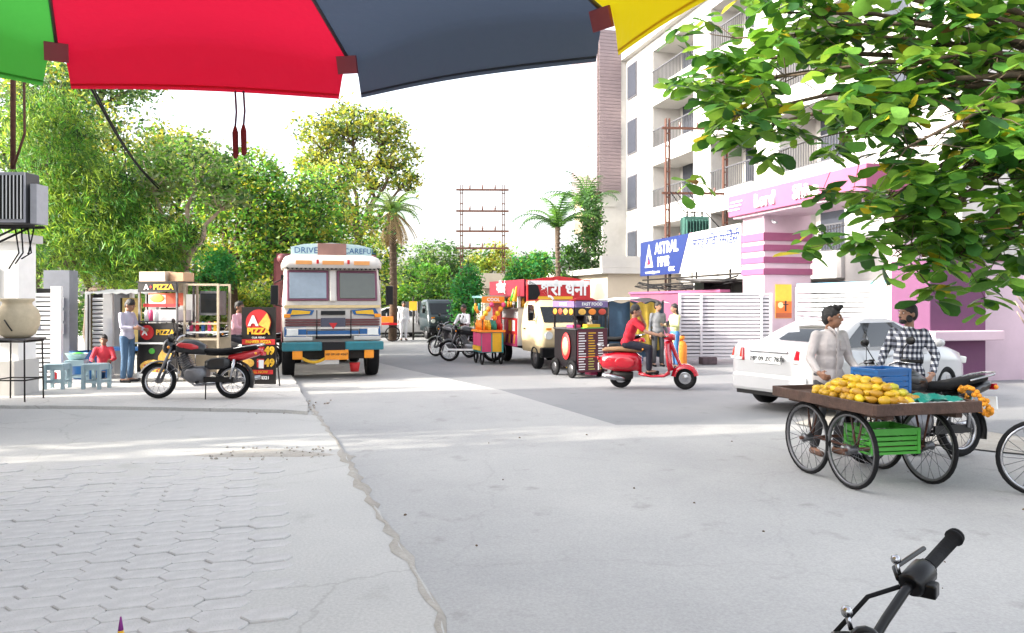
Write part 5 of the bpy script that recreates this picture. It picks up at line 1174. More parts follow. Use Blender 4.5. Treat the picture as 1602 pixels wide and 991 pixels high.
    remeshed(h, "hair", m_hair, o, min(vox, .010), 1)
    e = MB(); ew = MB()
    for s in (-1, 1):
        ew.ell(hp_((s * .031, -.081, .008)), (.013, .008, .007), 8, 6, mt=H3); e.ell(hp_((s * .031, -.0885, .008)), (.006, .004, .006), 8, 6, mt=H3); e.ell(hp_((s * .032, -.090, .030)), (.021, .006, .005), 8, 6, mt=H3)
    if beard:
        e.ell(hp_((0, -.060, -.088)), (.046, .045, .032), mt=H3); e.ell(hp_((0, -.098, -.045)), (.026, .008, .006), mt=H3)
        for s in (-1, 1): e.ell(hp_((s * .056, -.02, -.055)), (.016, .045, .045), mt=H3)
    ew.build("eyes", m_eye, o); e.build("brows", m_hair, o); MB().ell(hp_((0, -.093, -.062)), (.022, .006, .006), mt=H3).build("mouth", m_lip, o)
    return o, sh
c_grey = cloth("pale_grey_shirt", (.45, .41, .40)); c_dk = cloth("dark_grey_trousers", (.05, .05, .055)); c_jean = cloth("blue_jeans", (.045, .095, .17)); c_wht = cloth("white_shirt", (.68, .68, .70)); c_lil = cloth("pale_lilac_shirt", (.38, .36, .44))
c_red = cloth("red_tshirt", (.50, .012, .03)); c_navy = cloth("navy_trousers", (.010, .012, .025)); c_lime = cloth("yellow_green_top", (.50, .52, .24)); c_bl = cloth("blue_trousers", (.04, .14, .34)); c_mg = cloth("mid_grey_shirt", (.16, .165, .18)); c_pk = cloth("pink_white_top", (.62, .34, .40))
# vendor pushing the fruit cart
p1, sh1 = person("vendor in loose pale grey shirt pushing the fruit handcart", (3.56, 8.62, .012), R(12), dict(
    pel=(0, 0, .90), chest=(.0, -.02, 1.22), neck=(.0, -.02, 1.41), head=(.01, -.05, 1.545), shL=(.165, -.01, 1.345), shR=(-.165, -.01, 1.345),
    elR=(-.26, -.03, 1.09), wrR=(-.30, -.27, .945), haR=(-.30, -.36, .915), elL=(.25, .0, 1.09), wrL=(.20, -.25, .95), haL=(.18, -.34, .92),
    knL=(.12, -.08, .49), anL=(.14, .06, .09), toL=(.17, -.10, .035), knR=(-.11, .0, .49), anR=(-.12, .10, .09), toR=(-.14, -.06, .035)),
    c_grey, c_dk, yaw=42, pitch=0, hair="tuft", vox=.0095, loose=1.10, hem=.05, shoe=M("brown_sandal", (.12, .06, .04), .7), curl=.9)
MB().box((.008, -.147, 1.12), (.022, .006, .5)).build("button_placket", cloth("grey_placket", (.41, .37, .36)), sh1); bx("chest_pocket", MATS["grey_placket"], sh1, (.085, -.138, 1.24), (.085, .008, .10), rot=(0, 0, .25))
MB().tube([(-.055, -.07, 1.44), (-.02, -.125, 1.40), (.0, -.138, 1.35)], .014, 6).tube([(.06, -.07, 1.44), (.03, -.125, 1.40), (.01, -.138, 1.35)], .014, 6).build("collar", c_grey, sh1)
person("bearded man in black and white checked shirt facing the vendor", (4.52, 8.75, .012), R(-48), dict(
    head=(0, -.02, 1.585), elR=(-.27, .0, 1.12), wrR=(-.24, -.20, .96), haR=(-.22, -.28, .93), elL=(.27, .06, 1.12), wrL=(.30, -.12, .92), haL=(.30, -.2, .88)),
    m_check, c_navy, m_skin2, yaw=-30, hair="short", vox=.0095, beard=True, loose=1.08, hem=.03)
person("stall vendor in pale lilac shirt and jeans beside the pizza stall", (-7.80, 15.55, .09), R(78), dict(
    head=(0, -.07, 1.555), neck=(0, -.02, 1.42), elR=(-.22, -.06, 1.12), wrR=(-.16, -.28, 1.10), haR=(-.14, -.36, 1.10), elL=(.22, -.06, 1.12), wrL=(.16, -.28, 1.06), haL=(.14, -.36, 1.06)),
    c_lil, c_jean, yaw=0, pitch=28, vox=.014)
SIT = dict(hiL=(.10, 0, .0), hiR=(-.10, 0, .0))
def sit(zs, kf=.42, kz=0, az=.09, af=.40, lean=.05, spread=.12, arms=None):
    d = dict(pel=(0, 0, zs + .09), chest=(0, -lean * .6, zs + .40), neck=(0, -lean, zs + .59), head=(0, -lean - .02, zs + .735),
             shL=(.16, -lean, zs + .525), shR=(-.16, -lean, zs + .525), hiL=(.09, 0, zs + .08), hiR=(-.09, 0, zs + .08),
             knL=(spread, -kf, zs + .06 + kz), knR=(-spread, -kf, zs + .06 + kz), anL=(spread, -af, az), anR=(-spread, -af, az), toL=(spread, -af - .15, az - .05), toR=(-spread, -af - .15, az - .05),
             elL=(.24, -lean - .10, zs + .30), wrL=(.18, -.34, zs + .26), haL=(.16, -.42, zs + .25), elR=(-.24, -lean - .10, zs + .30), wrR=(-.18, -.34, zs + .26), haR=(-.16, -.42, zs + .25))
    if arms: d.update(arms)
    return d
scx = Vector((2.16, 15.25, .012)); sr = R(-14)
person("rider in red t-shirt sitting on the red scooter", tuple(scx + Matrix.Rotation(sr, 3, 'Z') @ Vector((.12, 0, 0))), sr + R(90),
       sit(.79, .44, -.06, .37, .44, .16, .11, dict(elR=(-.25, -.40, 1.12), wrR=(-.30, -.62, 1.07), haR=(-.31, -.70, 1.06), elL=(.27, -.34, 1.22), wrL=(.13, -.26, 1.44), haL=(.10, -.22, 1.51))), c_red, c_navy, m_skin2, yaw=0, pitch=10, vox=.013, sleeve="short", loose=1.06)
person("man in grey shirt standing by the mauve wall behind the rider", (3.86, 20.3, 0), R(10), dict(), c_mg, c_dk, m_skin2, yaw=30, vox=.016)
person("long-haired woman in yellow-green top and blue trousers by the white gate", (4.22, 19.9, 0), R(-70), dict(elR=(-.22, -.05, 1.12), wrR=(-.16, -.25, 1.14), haR=(-.14, -.33, 1.16), elL=(.22, -.05, 1.12), wrL=(.16, -.25, 1.14), haL=(.14, -.33, 1.16)), c_lime, c_bl, m_skin2, yaw=0, hair="long", vox=.016, hem=.14, scale=.97)
person("child in red and blue top sitting by the plastic stools", (-8.45, 15.9, .09), R(20), sit(.22, .25, .08, .09, .3, .08), cloth("red_child_top", (.55, .04, .06)), c_bl, vox=.016, scale=.88)
person("person in pink and white top sitting among the parked motorcycles", (-6.05, 16.75, .09), R(75), sit(.78, .40, -.1, .30, .36, .1, .14), c_pk, c_navy, vox=.016)
person("man in white shirt sitting on a motorcycle down the street", (-1.42, 23.3, 0), R(-30), sit(.76, .38, -.1, .30, .36, .08, .16), c_wht, c_dk, vox=.018)
person("person in white clothes standing by the far white cars", (-4.72, 33.4, 0), R(20), dict(), c_wht, c_wht, vox=.02)
# ------------------------------------------------------------------ parked two-wheelers
motorcycle("dark motorcycle with its back to the pizza standee in the parked row", (-6.3, 16.75, .09), R(170), m_mblk, m_mslv, 4)
motorcycle("blue motorcycle parked behind the pizza stall side", (-6.75, 17.8, .09), R(195), m_mblu, m_mslv, 4)
motorcycle("dark motorcycle half hidden between lorry and pizza standee", (-5.75, 18.2, .09), R(200), m_mblk, m_mblk, 4)
motorcycle("black motorcycle with white side strip left of the drinks cart", (-.55, 21.9, 0), R(176), m_mblk, m_mblk, 3)
motorcycle("dark motorcycle under the man in white shirt", (-1.3, 23.3, 0), R(150), m_mblk, m_mslv, 2)
motorcycle("black motorcycle with marigold garland behind the fruit handcart", (4.98, 8.52, .012), R(197), m_mblk, m_mblk, 5)
motorcycle("parked motorcycle whose right grip shows at the bottom right corner", (1.595, 1.288, .012), R(140.7), m_mblk, m_mslv, 0, mirrors=False, scale=.95, upbar=True)
motorcycle("dark motorcycle in front of the yellow tarpaulin shelter", (2.75, 18.9, 0), R(160), m_mblk, m_mred, 4)
sw = thing("plank", "long white plank laid along the black motorcycle by the drinks cart", "plank", (-1.25, 21.55, .36), R(-2)); bx("board", m_white, sw, (0, 0, 0), (1.15, .05, .05))
gl = MB(); rr = random.Random(3)
for k in range(44):
    t = k / 43; a = t * 2 * math.pi; gl.ell((5.05 + .13 * math.cos(a) + rr.uniform(-.02, .02), 8.36 + .16 * math.sin(a), .76 - .22 * math.cos(a) * .6 - .1 + rr.uniform(-.03, .03)), .028, 7, 5)
tag(gl.build("marigold_garland", M("marigold", (.75, .30, .02), .8, var=.3, scale=30)), "orange marigold garland hung on the parked black motorcycle", "garland")
# bicycle at the right edge
bc = thing("bicycle", "black bicycle cut by the right edge of the picture", "bicycle", (4.66, 6.80, .012), R(-12))
spoke_wheel(bc, (0, 0, .34), .34, .022, m_chrome, 22); spoke_wheel(bc, (1.05, 0, .34), .34, .022, m_chrome, 22)
MB().tube([(0, 0, .34), (.42, 0, .30), (.28, 0, .86)], .016, 7).tube([(.42, 0, .30), (.88, 0, .80), (.33, 0, .76)], .016, 7).tube([(0, 0, .34), (.33, 0, .78)], .012, 7).tube([(1.05, 0, .34), (.92, 0, .72), (.86, 0, .98)], .015, 7).build("frame", m_blk, bc)
MB().tube([(.70, -.26, 1.0), (.86, -.2, 1.02), (.88, 0, .98), (.86, .2, 1.02), (.70, .26, 1.0)], .012, 7).build("handlebar", m_chrome, bc); MB().loftx([(.12, .90, .08, .02), (.2, .91, .10, .035), (.42, .90, .03, .025)], 12).build("saddle", m_black, bc)
MB().lathe([(.09, -.01), (.1, -.01), (.1, .01), (.09, .01)], 20, mt=XF((.42, -.04, .30)) @ AX_Y, closed=True).build("chainring", m_steel, bc)
for s in (-1, 1): MB().tube([(.42, s * .05, .30), (.42 + s * .12, s * .08, .30 - s * .12), (.42 + s * .12, s * .17, .30 - s * .12)], .01, 6).build("crank_arm", m_steel, bc)
# ------------------------------------------------------------------ fruit handcart
e1 = bear(14); e2 = Vector((e1.y, -e1.x, 0)); N0 = Vector((3.14, 6.60, 0))
hc = thing("handcart", "four-wheeled wooden handcart with bicycle wheels heaped with mangoes", "handcart", tuple(N0 + Vector((0, 0, .012))), R(14))
CW, CL, CT = 1.04, 1.50, .80
for k in range(7): bx("deck_plank", m_wood, hc, (.075 + k * .148, CL / 2, CT - .02), (.142, CL, .03))
for c_, d_ in (((CW / 2, -.015, CT - .01), (CW + .06, .035, .10)), ((CW / 2, CL + .015, CT - .01), (CW + .06, .035, .10)), ((-.015, CL / 2, CT - .012), (.035, CL, .10)), ((CW + .015, CL / 2, CT - .012), (.035, CL, .10))): bx("edge_board", m_wood, hc, c_, d_, bev=.006)
for x in (.16, CW - .16): bx("bearer", m_wood, hc, (x, CL / 2, CT - .075), (.07, CL - .06, .07))
for y in (.46, 1.12):
    MB().tube([(.02, y, .36), (CW - .02, y, .36)], .016, 8).build("axle", m_rust, hc)
    for x in (.10, CW - .10):
        mt = Matrix.Rotation(R(90), 4, 'Z')
        w = spoke_wheel(hc, (0, 0, 0), .36, .020, m_steel, 24); w.rotation_euler = (0, 0, R(90)); w.location = (x, y, .36)
        MB().tube([(x + (.06 if x < .5 else -.06), y - .09, CT - .1), (x + (.06 if x < .5 else -.06), y, .34), (x + (.06 if x < .5 else -.06), y + .09, CT - .1)], .013, 6).build("wheel_fork", m_rust, hc)
MB().tube([(.2, .46, .36), (.2, 1.12, .36)], .014, 6).tube([(CW - .2, .46, .36), (CW - .2, 1.12, .36)], .014, 6).build("side_bar", m_rust, hc) if False else None
for x in (.2, CW - .2): MB().tube([(x, .46, .36), (x, 1.12, .36)], .014, 6).build("side_bar", m_rust, hc)
HM_ = hc.matrix_basis.copy() if False else (Matrix.Translation(hc.location) @ Matrix.Rotation(R(14), 4, 'Z'))
def crate(name, label, loc, rz, w, d, h, mat, rows=4):
    o = thing(name, label, "crate", loc, rz)
    bx("base", mat, o, (0, 0, .012), (w - .01, d - .01, .024))
    for k in range(rows):
        z = .03 + (h - .05) * (k + .5) / rows; hh = (h - .05) / rows * .72
        for s in (-1, 1): bx("side_slat", mat, o, (0, s * (d / 2 - .01), z), (w - .05, .016, hh)); bx("side_slat", mat, o, (s * (w / 2 - .01), 0, z), (.016, d - .05, hh))
    for s in (-1, 1):
        for q_ in (-1, 1): bx("corner_post", mat, o, (s * (w / 2 - .014), q_ * (d / 2 - .014), h / 2), (.032, .032, h))
        bx("rim", mat, o, (0, s * (d / 2 - .01), h - .012), (w, .03, .03)); bx("rim", mat, o, (s * (w / 2 - .01), 0, h - .012), (.03, d - .06, .03))
    return o
top = CT + .001
crate("plastic_crate", "blue plastic crate standing on the fruit handcart", tuple(HM_ @ Vector((.80, .92, top))), R(20), .43, .34, .26, m_blue)
crate("plastic_crate", "lime green plastic crate slung under the fruit handcart", tuple(HM_ @ Vector((.56, .62, .30))), R(12), .52, .40, .24, m_green)
for x in (.3, .8): MB().tube([(x, .62, .53), (x, .62, CT - .05)], .006, 5).build("sling_rope", m_iron, hc)
tb = thing("cloth_bundle", "folded teal cloth spread at the right end of the fruit handcart", "cloth", tuple(HM_ @ Vector((.78, .30, top + .004))), R(16))
cm = MB(); rows = []; rr = random.Random(9)
for i in range(12):
    rows.append([(-.26 + .52 * j / 11, -.2 + .4 * i / 11, .012 + .035 * math.sin(i * 1.3 + j * .4) ** 2 + rr.uniform(0, .012)) for j in range(12)])
cm.loft(rows, closed=False, cap=False); cm.build("sheet", m_teal, tb, recalc=False); bx("folded_layer", m_teal, tb, (.02, .02, .008), (.46, .36, .014))
nt_ = thing("newspaper", "crumpled white paper sheets at the near edge of the fruit handcart", "paper", tuple(HM_ @ Vector((.66, .12, top + .004))), R(10)); rows = []
for i in range(6): rows.append([(-.34 + .68 * j / 13, -.07 + .14 * i / 5, .006 + .02 * abs(math.sin(j * .9 + i))) for j in range(14)])
MB().loft(rows, closed=False, cap=False).build("sheet", M("paper", (.66, .66, .64), .8), nt_, recalc=False)
# mangoes, each one a thing
mgm = MB(); mgm.loftx([(-.052, 0, .006, .006, 2), (-.045, 0, .020, .020, 2), (-.02, 0, .034, .033, 2), (.012, .002, .036, .035, 2), (.04, .005, .024, .023, 2), (.056, .006, .006, .006, 2)], 12)
m_mango = M("mango_yellow", (.62, .36, .015), .42, var=.22, scale=9); m_mango2 = M("mango_greenish", (.42, .34, .03), .42, var=.22, scale=9)
for m_ in (m_mango, m_mango2):
    t_ = m_.node_tree; p_ = t_.nodes["Principled BSDF"]; oi = t_.nodes.new("ShaderNodeObjectInfo"); hs_ = t_.nodes.new("ShaderNodeHueSaturation"); mr_ = t_.nodes.new("ShaderNodeMapRange"); mr_.inputs[3].default_value = .62; mr_.inputs[4].default_value = 1.12; m2_ = t_.nodes.new("ShaderNodeMapRange"); m2_.inputs[3].default_value = .482; m2_.inputs[4].default_value = .522
    src_ = p_.inputs["Base Color"].links[0].from_socket; t_.links.new(oi.outputs["Random"], mr_.inputs[0]); t_.links.new(oi.outputs["Random"], m2_.inputs[0]); t_.links.new(mr_.outputs[0], hs_.inputs["Value"]); t_.links.new(m2_.outputs[0], hs_.inputs["Hue"]); t_.links.new(src_, hs_.inputs["Color"]); t_.links.new(hs_.outputs[0], p_.inputs["Base Color"])
mg0 = mgm.build("mango", m_mango); mg1 = mgm.build("mango", m_mango2); rr = random.Random(21); placed = []; first = {0: True, 1: True}
cnt = 0
for lvl, (n_, z) in enumerate(((90, .034), (62, .082), (34, .128), (14, .17))):
    tries = 0; mine = []
    while len(mine) < n_ and tries < 4000:
        tries += 1
        a = rr.uniform(0, 6.28); r_ = math.sqrt(rr.random()) * (1 - .2 * lvl)
        x, y = .38 + .33 * r_ * math.cos(a) + .02, .68 + .56 * r_ * math.sin(a)
        if not (.05 < x < CW - .3) or not (.05 < y < 1.40) or (x > .54 and y > .66): continue
        if any((x - u) ** 2 + (y - v) ** 2 < .066 ** 2 for u, v in mine): continue
        mine.append((x, y)); g = 1 if (x > .50 and rr.random() < .75) else 0
        src = (mg0, mg1)[g]
        if first[g]: m_ = src; first[g] = False
        else: m_ = src.copy(); COL.objects.link(m_)
        m_.location = HM_ @ Vector((x, y, top + z)); m_.rotation_euler = (rr.uniform(-.5, .5), rr.uniform(-.4, .4), rr.uniform(0, 6.28)); s_ = rr.uniform(.9, 1.15); m_.scale = (s_, s_, s_)
        tag(m_, "yellow mango in the heap on the handcart" if not g else "greenish mango in the heap on the handcart", "mango", "yellow mangoes on the handcart" if not g else "greenish mangoes on the handcart"); cnt += 1

# ------------------------------------------------------------------ pizza stall and things round it
m_sb = M("stall_black", (.008, .006, .006), .45); m_cheese = M("pizza_cheese", (.80, .46, .08), .5, var=.3, scale=18); m_pep = M("pizza_tomato", (.55, .06, .03), .5); m_crm = M("stall_cream", (.40, .33, .24), .5, dirt=.2)
ps_ = thing("pizza_stall", "black pizza stall with lettered boards and pizza pictures", "stall", (-7.68, 15.75, .09), R(-9))
# local x 0 .. 0.86 front, y back
for x in (.02, .86):
    for y in (.02, .62): bx("post", m_steel, ps_, (x, y, 1.02), (.035, .035, 2.04))
def board(z0, z1, mat, nm, y=0.0): return bx(nm, mat, ps_, (.44, y, (z0 + z1) / 2), (.86, .03, z1 - z0))
b0 = board(1.83, 2.02, m_sb, "header_board"); text("A", .15, m_white, b0, (.20, -.02, 1.925), FRONT, bold=.006); text("✶", .1, m_redt, b0, (.30, -.02, 1.925), FRONT); text("PIZZA", .15, m_yel, b0, (.58, -.02, 1.925), FRONT, bold=.006, sx=1.1)
b1 = bx("upper_picture", M("stall_orange_red", (.60, .10, .04), .5), ps_, (.44, .30, 1.68), (.80, .02, .26)); MB().ell((.24, .28, 1.70), (.17, .01, .09)).build("burger_picture", m_cheese, b1); bx("picture_white", m_white, b1, (.24, .287, 1.66), (.38, .006, .22))
bx("shelf", m_steel, ps_, (.44, .32, 1.22), (.86, .60, .03)); bx("glass_counter", M("counter_white", (.70, .66, .66), .3), ps_, (.50, .33, 1.35), (.66, .5, .22)); bx("red_cloth", m_redt, ps_, (.46, .10, 1.555), (.78, .06, .07))
for k, mt_ in enumerate((m_white, m_pink, m_white)): MB().lathe([(0, 0), (.05, 0), (.055, .16), (.04, .22), (0, .23)], 12, mt=XF((.14 + .10 * k, .10, 1.235))).build("jar", mt_, ps_)
b2 = board(.80, 1.19, m_sb, "middle_board"); MB().cyl((.22, -.016, 1.0), (.22, -.028, 1.0), .15, 24).build("round_logo", m_redt, b2); text("A", .17, m_white, b2, (.17, -.03, 1.0), FRONT, bold=.006); text("PIZZA", .15, m_yel, b2, (.62, -.02, 1.0), FRONT, bold=.004)
bx("white_ledge", m_white, ps_, (.44, -.03, .785), (.92, .14, .03)); b3 = board(.10, .76, m_sb, "lower_board")
MB().cyl((.36, -.016, .33), (.36, -.026, .33), .001, 4).build("picture_pin", m_blk, b3)
pz = MB(); pz.ell((.36, -.024, .30), (.30, .012, .145), 24, 8); pz.build("pizza_picture", m_cheese, b3); pp_ = MB()
for k in range(11): a = k * 2.4; pp_.ell((.36 + .22 * math.sqrt(k / 11) * math.cos(a), -.036, .30 + .10 * math.sqrt(k / 11) * math.sin(a)), (.028, .004, .018), 8, 5)
pp_.build("tomato_picture", m_pep, b3); MB().prism([(.46, .36), (.82, .52), (.84, .64), (.60, .70), (.48, .52)], -.02, -.034, Rf2).build("slice_picture", MATS["stall_cream"], b3) if False else MB().prism([(.46, .36), (.82, .52), (.84, .64), (.60, .70), (.48, .52)], .02, .034, Rf2).build("slice_picture", m_cheese, b3)
MB().ell((.33, -.024, .62), (.07, .01, .06)).build("leaf_picture", m_green, b3); bx("bottom_rail", m_white, ps_, (.44, -.02, .13), (.88, .05, .12))
bx("side_panel", m_crm, ps_, (.875, .32, .5), (.02, .6, .8)); 
for y in (.1, .5):
    for x in (.1, .78): mt = XF((x, y, .05)) @ AX_X; MB().lathe(tyre_prof(.05, .03, .02), 12, mt=mt, closed=True).build("caster", m_black, ps_)
# cream framed annex of the stall on its right
pa = thing("stall_annex", "cream framed glass counter standing right of the pizza stall", "counter", (-6.72, 15.75, .09), R(-6))
for x in (0, .72):
    for y in (0, .5): bx("frame_post", m_crm, pa, (x, y, 1.0), (.04, .04, 2.0))
for z in (1.98, 1.18, .86):
    for y in (0, .5): bx("frame_rail", m_crm, pa, (.36, y, z), (.68, .035, .04))
bx("counter_top", m_white, pa, (.36, .25, 1.0), (.70, .5, .03)); bx("oven", m_steel, pa, (.46, .3, 1.6), (.4, .36, .5)); bx("oven_door", m_glass, pa, (.46, .115, 1.6), (.34, .02, .4)); bx("lower_panel", m_crm, pa, (.36, .48, .5), (.68, .02, .7))
for k, mt_ in enumerate((m_pink, m_redt, m_blue, m_pink, m_yel)): MB().lathe([(0, 0), (.035, 0), (.04, .14), (.02, .2), (0, .2)], 10, mt=XF((.1 + .13 * k, .08, 1.02))).build("sauce_bottle", mt_, pa)
for k in range(2):
    t = thing("cardboard_carton", ("pale cardboard carton on the roof of the pizza stall", "smaller brown carton beside the pale one on the stall roof")[k], "carton", (-7.5 + .5 * k + .14, 15.95, 2.13), R(-9)); m_ = M("cardboard%d" % k, ((.62, .47, .35), (.48, .30, .18))[k], .85)
    bx("box", m_, t, (0, 0, .10), ((.58, .30)[k], .4, (.22, .18)[k])); bx("tape", m_cream, t, (0, 0, (.213, .193)[k]), ((.58, .30)[k], .06, .006))
bx("roof_sheet", m_sb, ps_, (.44, .32, 2.035), (.92, .70, .02))
# awning over the stall entrance
aw = thing("awning", "low corrugated awning sheet on thin poles left of the pizza stall", "awning", (-9.0, 16.2, .09), 0)
for x in (.05, 1.3):
    for y in (0, .9): MB().tube([(x, y, 0), (x, y, 1.78 + .1 * y)], .018, 6).build("pole", m_iron, aw)
rows = []
for i in range(2): rows.append([(-.05 + 1.5 * j / 30, -.1 + 1.2 * i, 1.80 + .1 * i + .014 * math.sin(j * 1.57)) for j in range(31)])
MB().loft(rows, closed=False, cap=False).build("sheet", M("awning_grey", (.40, .40, .41), .5, .3), aw, recalc=False)
# standee
sd = thing("pizza_standee", "black and red pizza price standee board on the footpath", "signboard", (-4.80, 14.55, .09), R(-4))
bdp = bx("board", m_sb, sd, (0, 0, .80), (.66, .03, 1.46)); 
for x in (-.27, .27): MB().tube([(x, .02, 1.4), (x, .35, 0)], .014, 6).build("back_leg", m_iron, sd)
MB().cyl((0, -.016, 1.24), (0, -.026, 1.24), .245, 28).build("round_logo", m_redt, bdp); MB().prism([(.0, 1.2), (.17, 1.42), (.24, 1.25), (.2, 1.1)], .028, .038, Rf2).build("slice_picture", m_cheese, bdp)
text("A", .26, m_white, bdp, (-.10, -.032, 1.26), FRONT, bold=.012); text("PIZZA", .16, m_yel, bdp, (0, -.032, 1.07), FRONT, bold=.008)
bx("red_band", m_redt, bdp, (0, -.02, .87), (.64, .012, .10)); text("PANEER PIZZA", .075, m_yel, bdp, (0, -.03, .87), FRONT, bold=.003); text("OUR MENU", .05, m_white, bdp, (0, -.02, .95), FRONT)
for z in (.70, .47):
    MB().ell((-.20, -.02, z), (.12, .01, .085), 16, 6).build("pizza_picture", m_pep if z > .6 else m_cheese, bdp); bx("price_field", m_redt, bdp, (.04, -.02, z), (.14, .01, .16)); text("ONLY", .04, m_white, bdp, (.04, -.03, z + .03), FRONT); text("49", .20, m_yel, bdp, (.21, -.02, z), FRONT, bold=.01)
bx("footer_band", m_redt, bdp, (.0, -.02, .30), (.56, .012, .08)); text("CALL NOW", .07, m_yel, bdp, (0, -.03, .30), FRONT); text("9876054321", .085, m_white, bdp, (0, -.02, .19), FRONT, bold=.003)
# stools, tubs
m_stool = M("stool_plastic", (.24, .33, .37), .4, var=.06)
def stool(label, loc, rz):
    o = thing("plastic_stool", label, "stool", loc, rz, "grey plastic stools")
    bx("seat", m_stool, o, (0, 0, .455), (.34, .34, .03), bev=.012)
    for a in (-1, 1):
        for b_ in (-1, 1): MB().box((0, 0, .22), (.055, .055, .46), (a * 0, 0, 0)).build("leg", m_stool, o).location = (a * .155, b_ * .155, 0)
        bx("apron", m_stool, o, (0, a * .155, .40), (.26, .02, .09)); bx("apron", m_stool, o, (a * .155, 0, .40), (.02, .26, .09)); bx("stretcher", m_stool, o, (0, a * .16, .14), (.26, .018, .04)); bx("stretcher", m_stool, o, (a * .16, 0, .14), (.018, .26, .04))
x, y = G(90, 608, .09); stool("grey plastic stool nearest the louvred gate with red item below", (x, y, .09), R(8))
x, y = G(151, 608, .09); stool("grey plastic stool nearest the standing vendor", (x, y, .09), R(-5))
x, y = G(120, 600, .09); stool("grey plastic stool between the other two stools", (x, y, .09), R(14))
t = thing("red_bottle", "small red can under the left plastic stool", "can", G(85, 600, .09) + (.09,)); MB().lathe([(0, 0), (.05, 0), (.05, .2), (.03, .22), (0, .22)], 14).build("body", m_redt, t)
t = thing("plastic_tub", "blue plastic tub table behind the stools", "tub", G(140, 592, .09) + (.09,)); MB().lathe([(0, 0), (.30, 0), (.36, .55), (.38, .56), (.38, .58), (.34, .57), (.3, .05), (0, .05)], 24).build("body", m_blue, t)
t = thing("plastic_basin", "pale aqua basin with green cloth on the stools", "basin", (G(120, 600, .09)[0], G(120, 600, .09)[1], .575), 0); MB().lathe([(0, 0), (.14, 0), (.2, .11), (.215, .115), (.18, .1), (.13, .02), (0, .02)], 22).build("body", M("aqua_plastic", (.40, .62, .62), .4), t); MB().ell((.03, 0, .09), (.12, .1, .05)).build("green_cloth", m_green, t)
t = thing("folding_table", "bright blue table top beside the seated child", "table", (-8.35, 16.5, .09), 0); bx("top", m_blue, t, (0, 0, .62), (.9, .5, .06))
for a in (-.4, .4):
    for b_ in (-.2, .2): bx("leg", m_iron, t, (a, b_, .3), (.03, .03, .59))
# far clutter by the palm
t = thing("wooden_cart", "small red wooden handcart beside the palm trunk", "handcart", (-5.65, 32.6, 0), R(5)); bx("deck", m_mred, t, (0, 0, .75), (1.6, .9, .08)); bx("fruit_boxes", m_org, t, (0, .1, .93), (1.2, .5, .25)); 
for a in (-.6, .6): mt = XF((a, -.4, .33)) @ AX_Y; MB().lathe(tyre_prof(.33, .05, .28), 20, mt=mt, closed=True).build("wheel", m_black, t); bx("leg", m_wood, t, (a * 1.1, .35, .36), (.06, .06, .72))
t = thing("street_sign_post", "thin dark post standing beside the far pickup truck", "post", (-4.35, 33.8, 0)); MB().tube([(0, 0, 0), (0, 0, 1.9)], .04, 8).build("post", m_iron, t); bx("plate", m_yel, t, (0, -.05, 1.5), (.35, .02, .4))
# ------------------------------------------------------------------ drinks cart
dc = thing("drinks_cart", "colourful drinks and sweets cart left of the food van", "cart", (-.66, 21.2, 0), R(18), scale=.98)
bx("body", M("cart_teal", (.03, .30, .32), .5), dc, (0, 0, .62), (.62, .9, .56)); bx("pink_front", m_pink, dc, (-.18, -.46, .62), (.26, .02, .52)); bx("yellow_front", m_yel, dc, (.12, -.46, .62), (.26, .02, .52)); bx("side_picture", m_pink, dc, (-.32, 0, .70), (.02, .8, .36)); bx("side_strip", m_yel, dc, (-.335, 0, .45), (.02, .8, .12))
bx("counter", m_org, dc, (0, 0, .93), (.72, 1.0, .06))
for a in (-.28, .28):
    for b_ in (-.4, .4): MB().tube([(a, b_, .94), (a, b_, 1.85)], .014, 6).build("pole", m_steel, dc)
bx("roof", M("roof_aqua", (.20, .42, .40), .5), dc, (0, 0, 1.88), (.66, 1.0, .06)); hb2 = bx("header_board", m_org, dc, (0, -.5, 1.80), (.64, .03, .18)); text("COOL", .13, m_white, hb2, (0, -.52, 1.80), FRONT, bold=.004); bx("back_board", m_redt, dc, (.26, 0, 1.4), (.03, .8, .85))
rr = random.Random(14)
for k in range(14):
    a = (-.25 + .17 * (k % 4), -.36 + .2 * (k // 4)); MB().lathe([(0, 0), (.055, 0), (.06, .16), (.03, .22), (.03, .27), (0, .27)], 10, mt=XF((*a, .96))).build("bottle", (m_org, m_yel, m_teal, m_redt)[k % 4], dc)
for k in range(8): MB().ell((-.3 + .085 * k, -.5, 1.30 + .12 * (k % 4)), .075, 10, 7).build("snack_packet", (m_org, m_yel, m_org, m_pink)[k % 4], dc)
for k in range(4): MB().ell((-.34, -.3 + .2 * k, 1.6 - .08 * (k % 2)), (.05, .07, .11), 10, 7).build("snack_packet", (m_teal, m_org, m_yel, m_green)[k], dc)
for a in (-.27, .27):
    for b_ in (-.33, .33): mt = XF((a, b_, .19)) @ AX_X; MB().lathe(tyre_prof(.19, .05, .12), 16, mt=mt, closed=True).build("wheel", m_black, dc)
bx("flower_tuft", m_pink, dc, (-.42, .5, 1.25), (.16, .16, .16)) if False else None
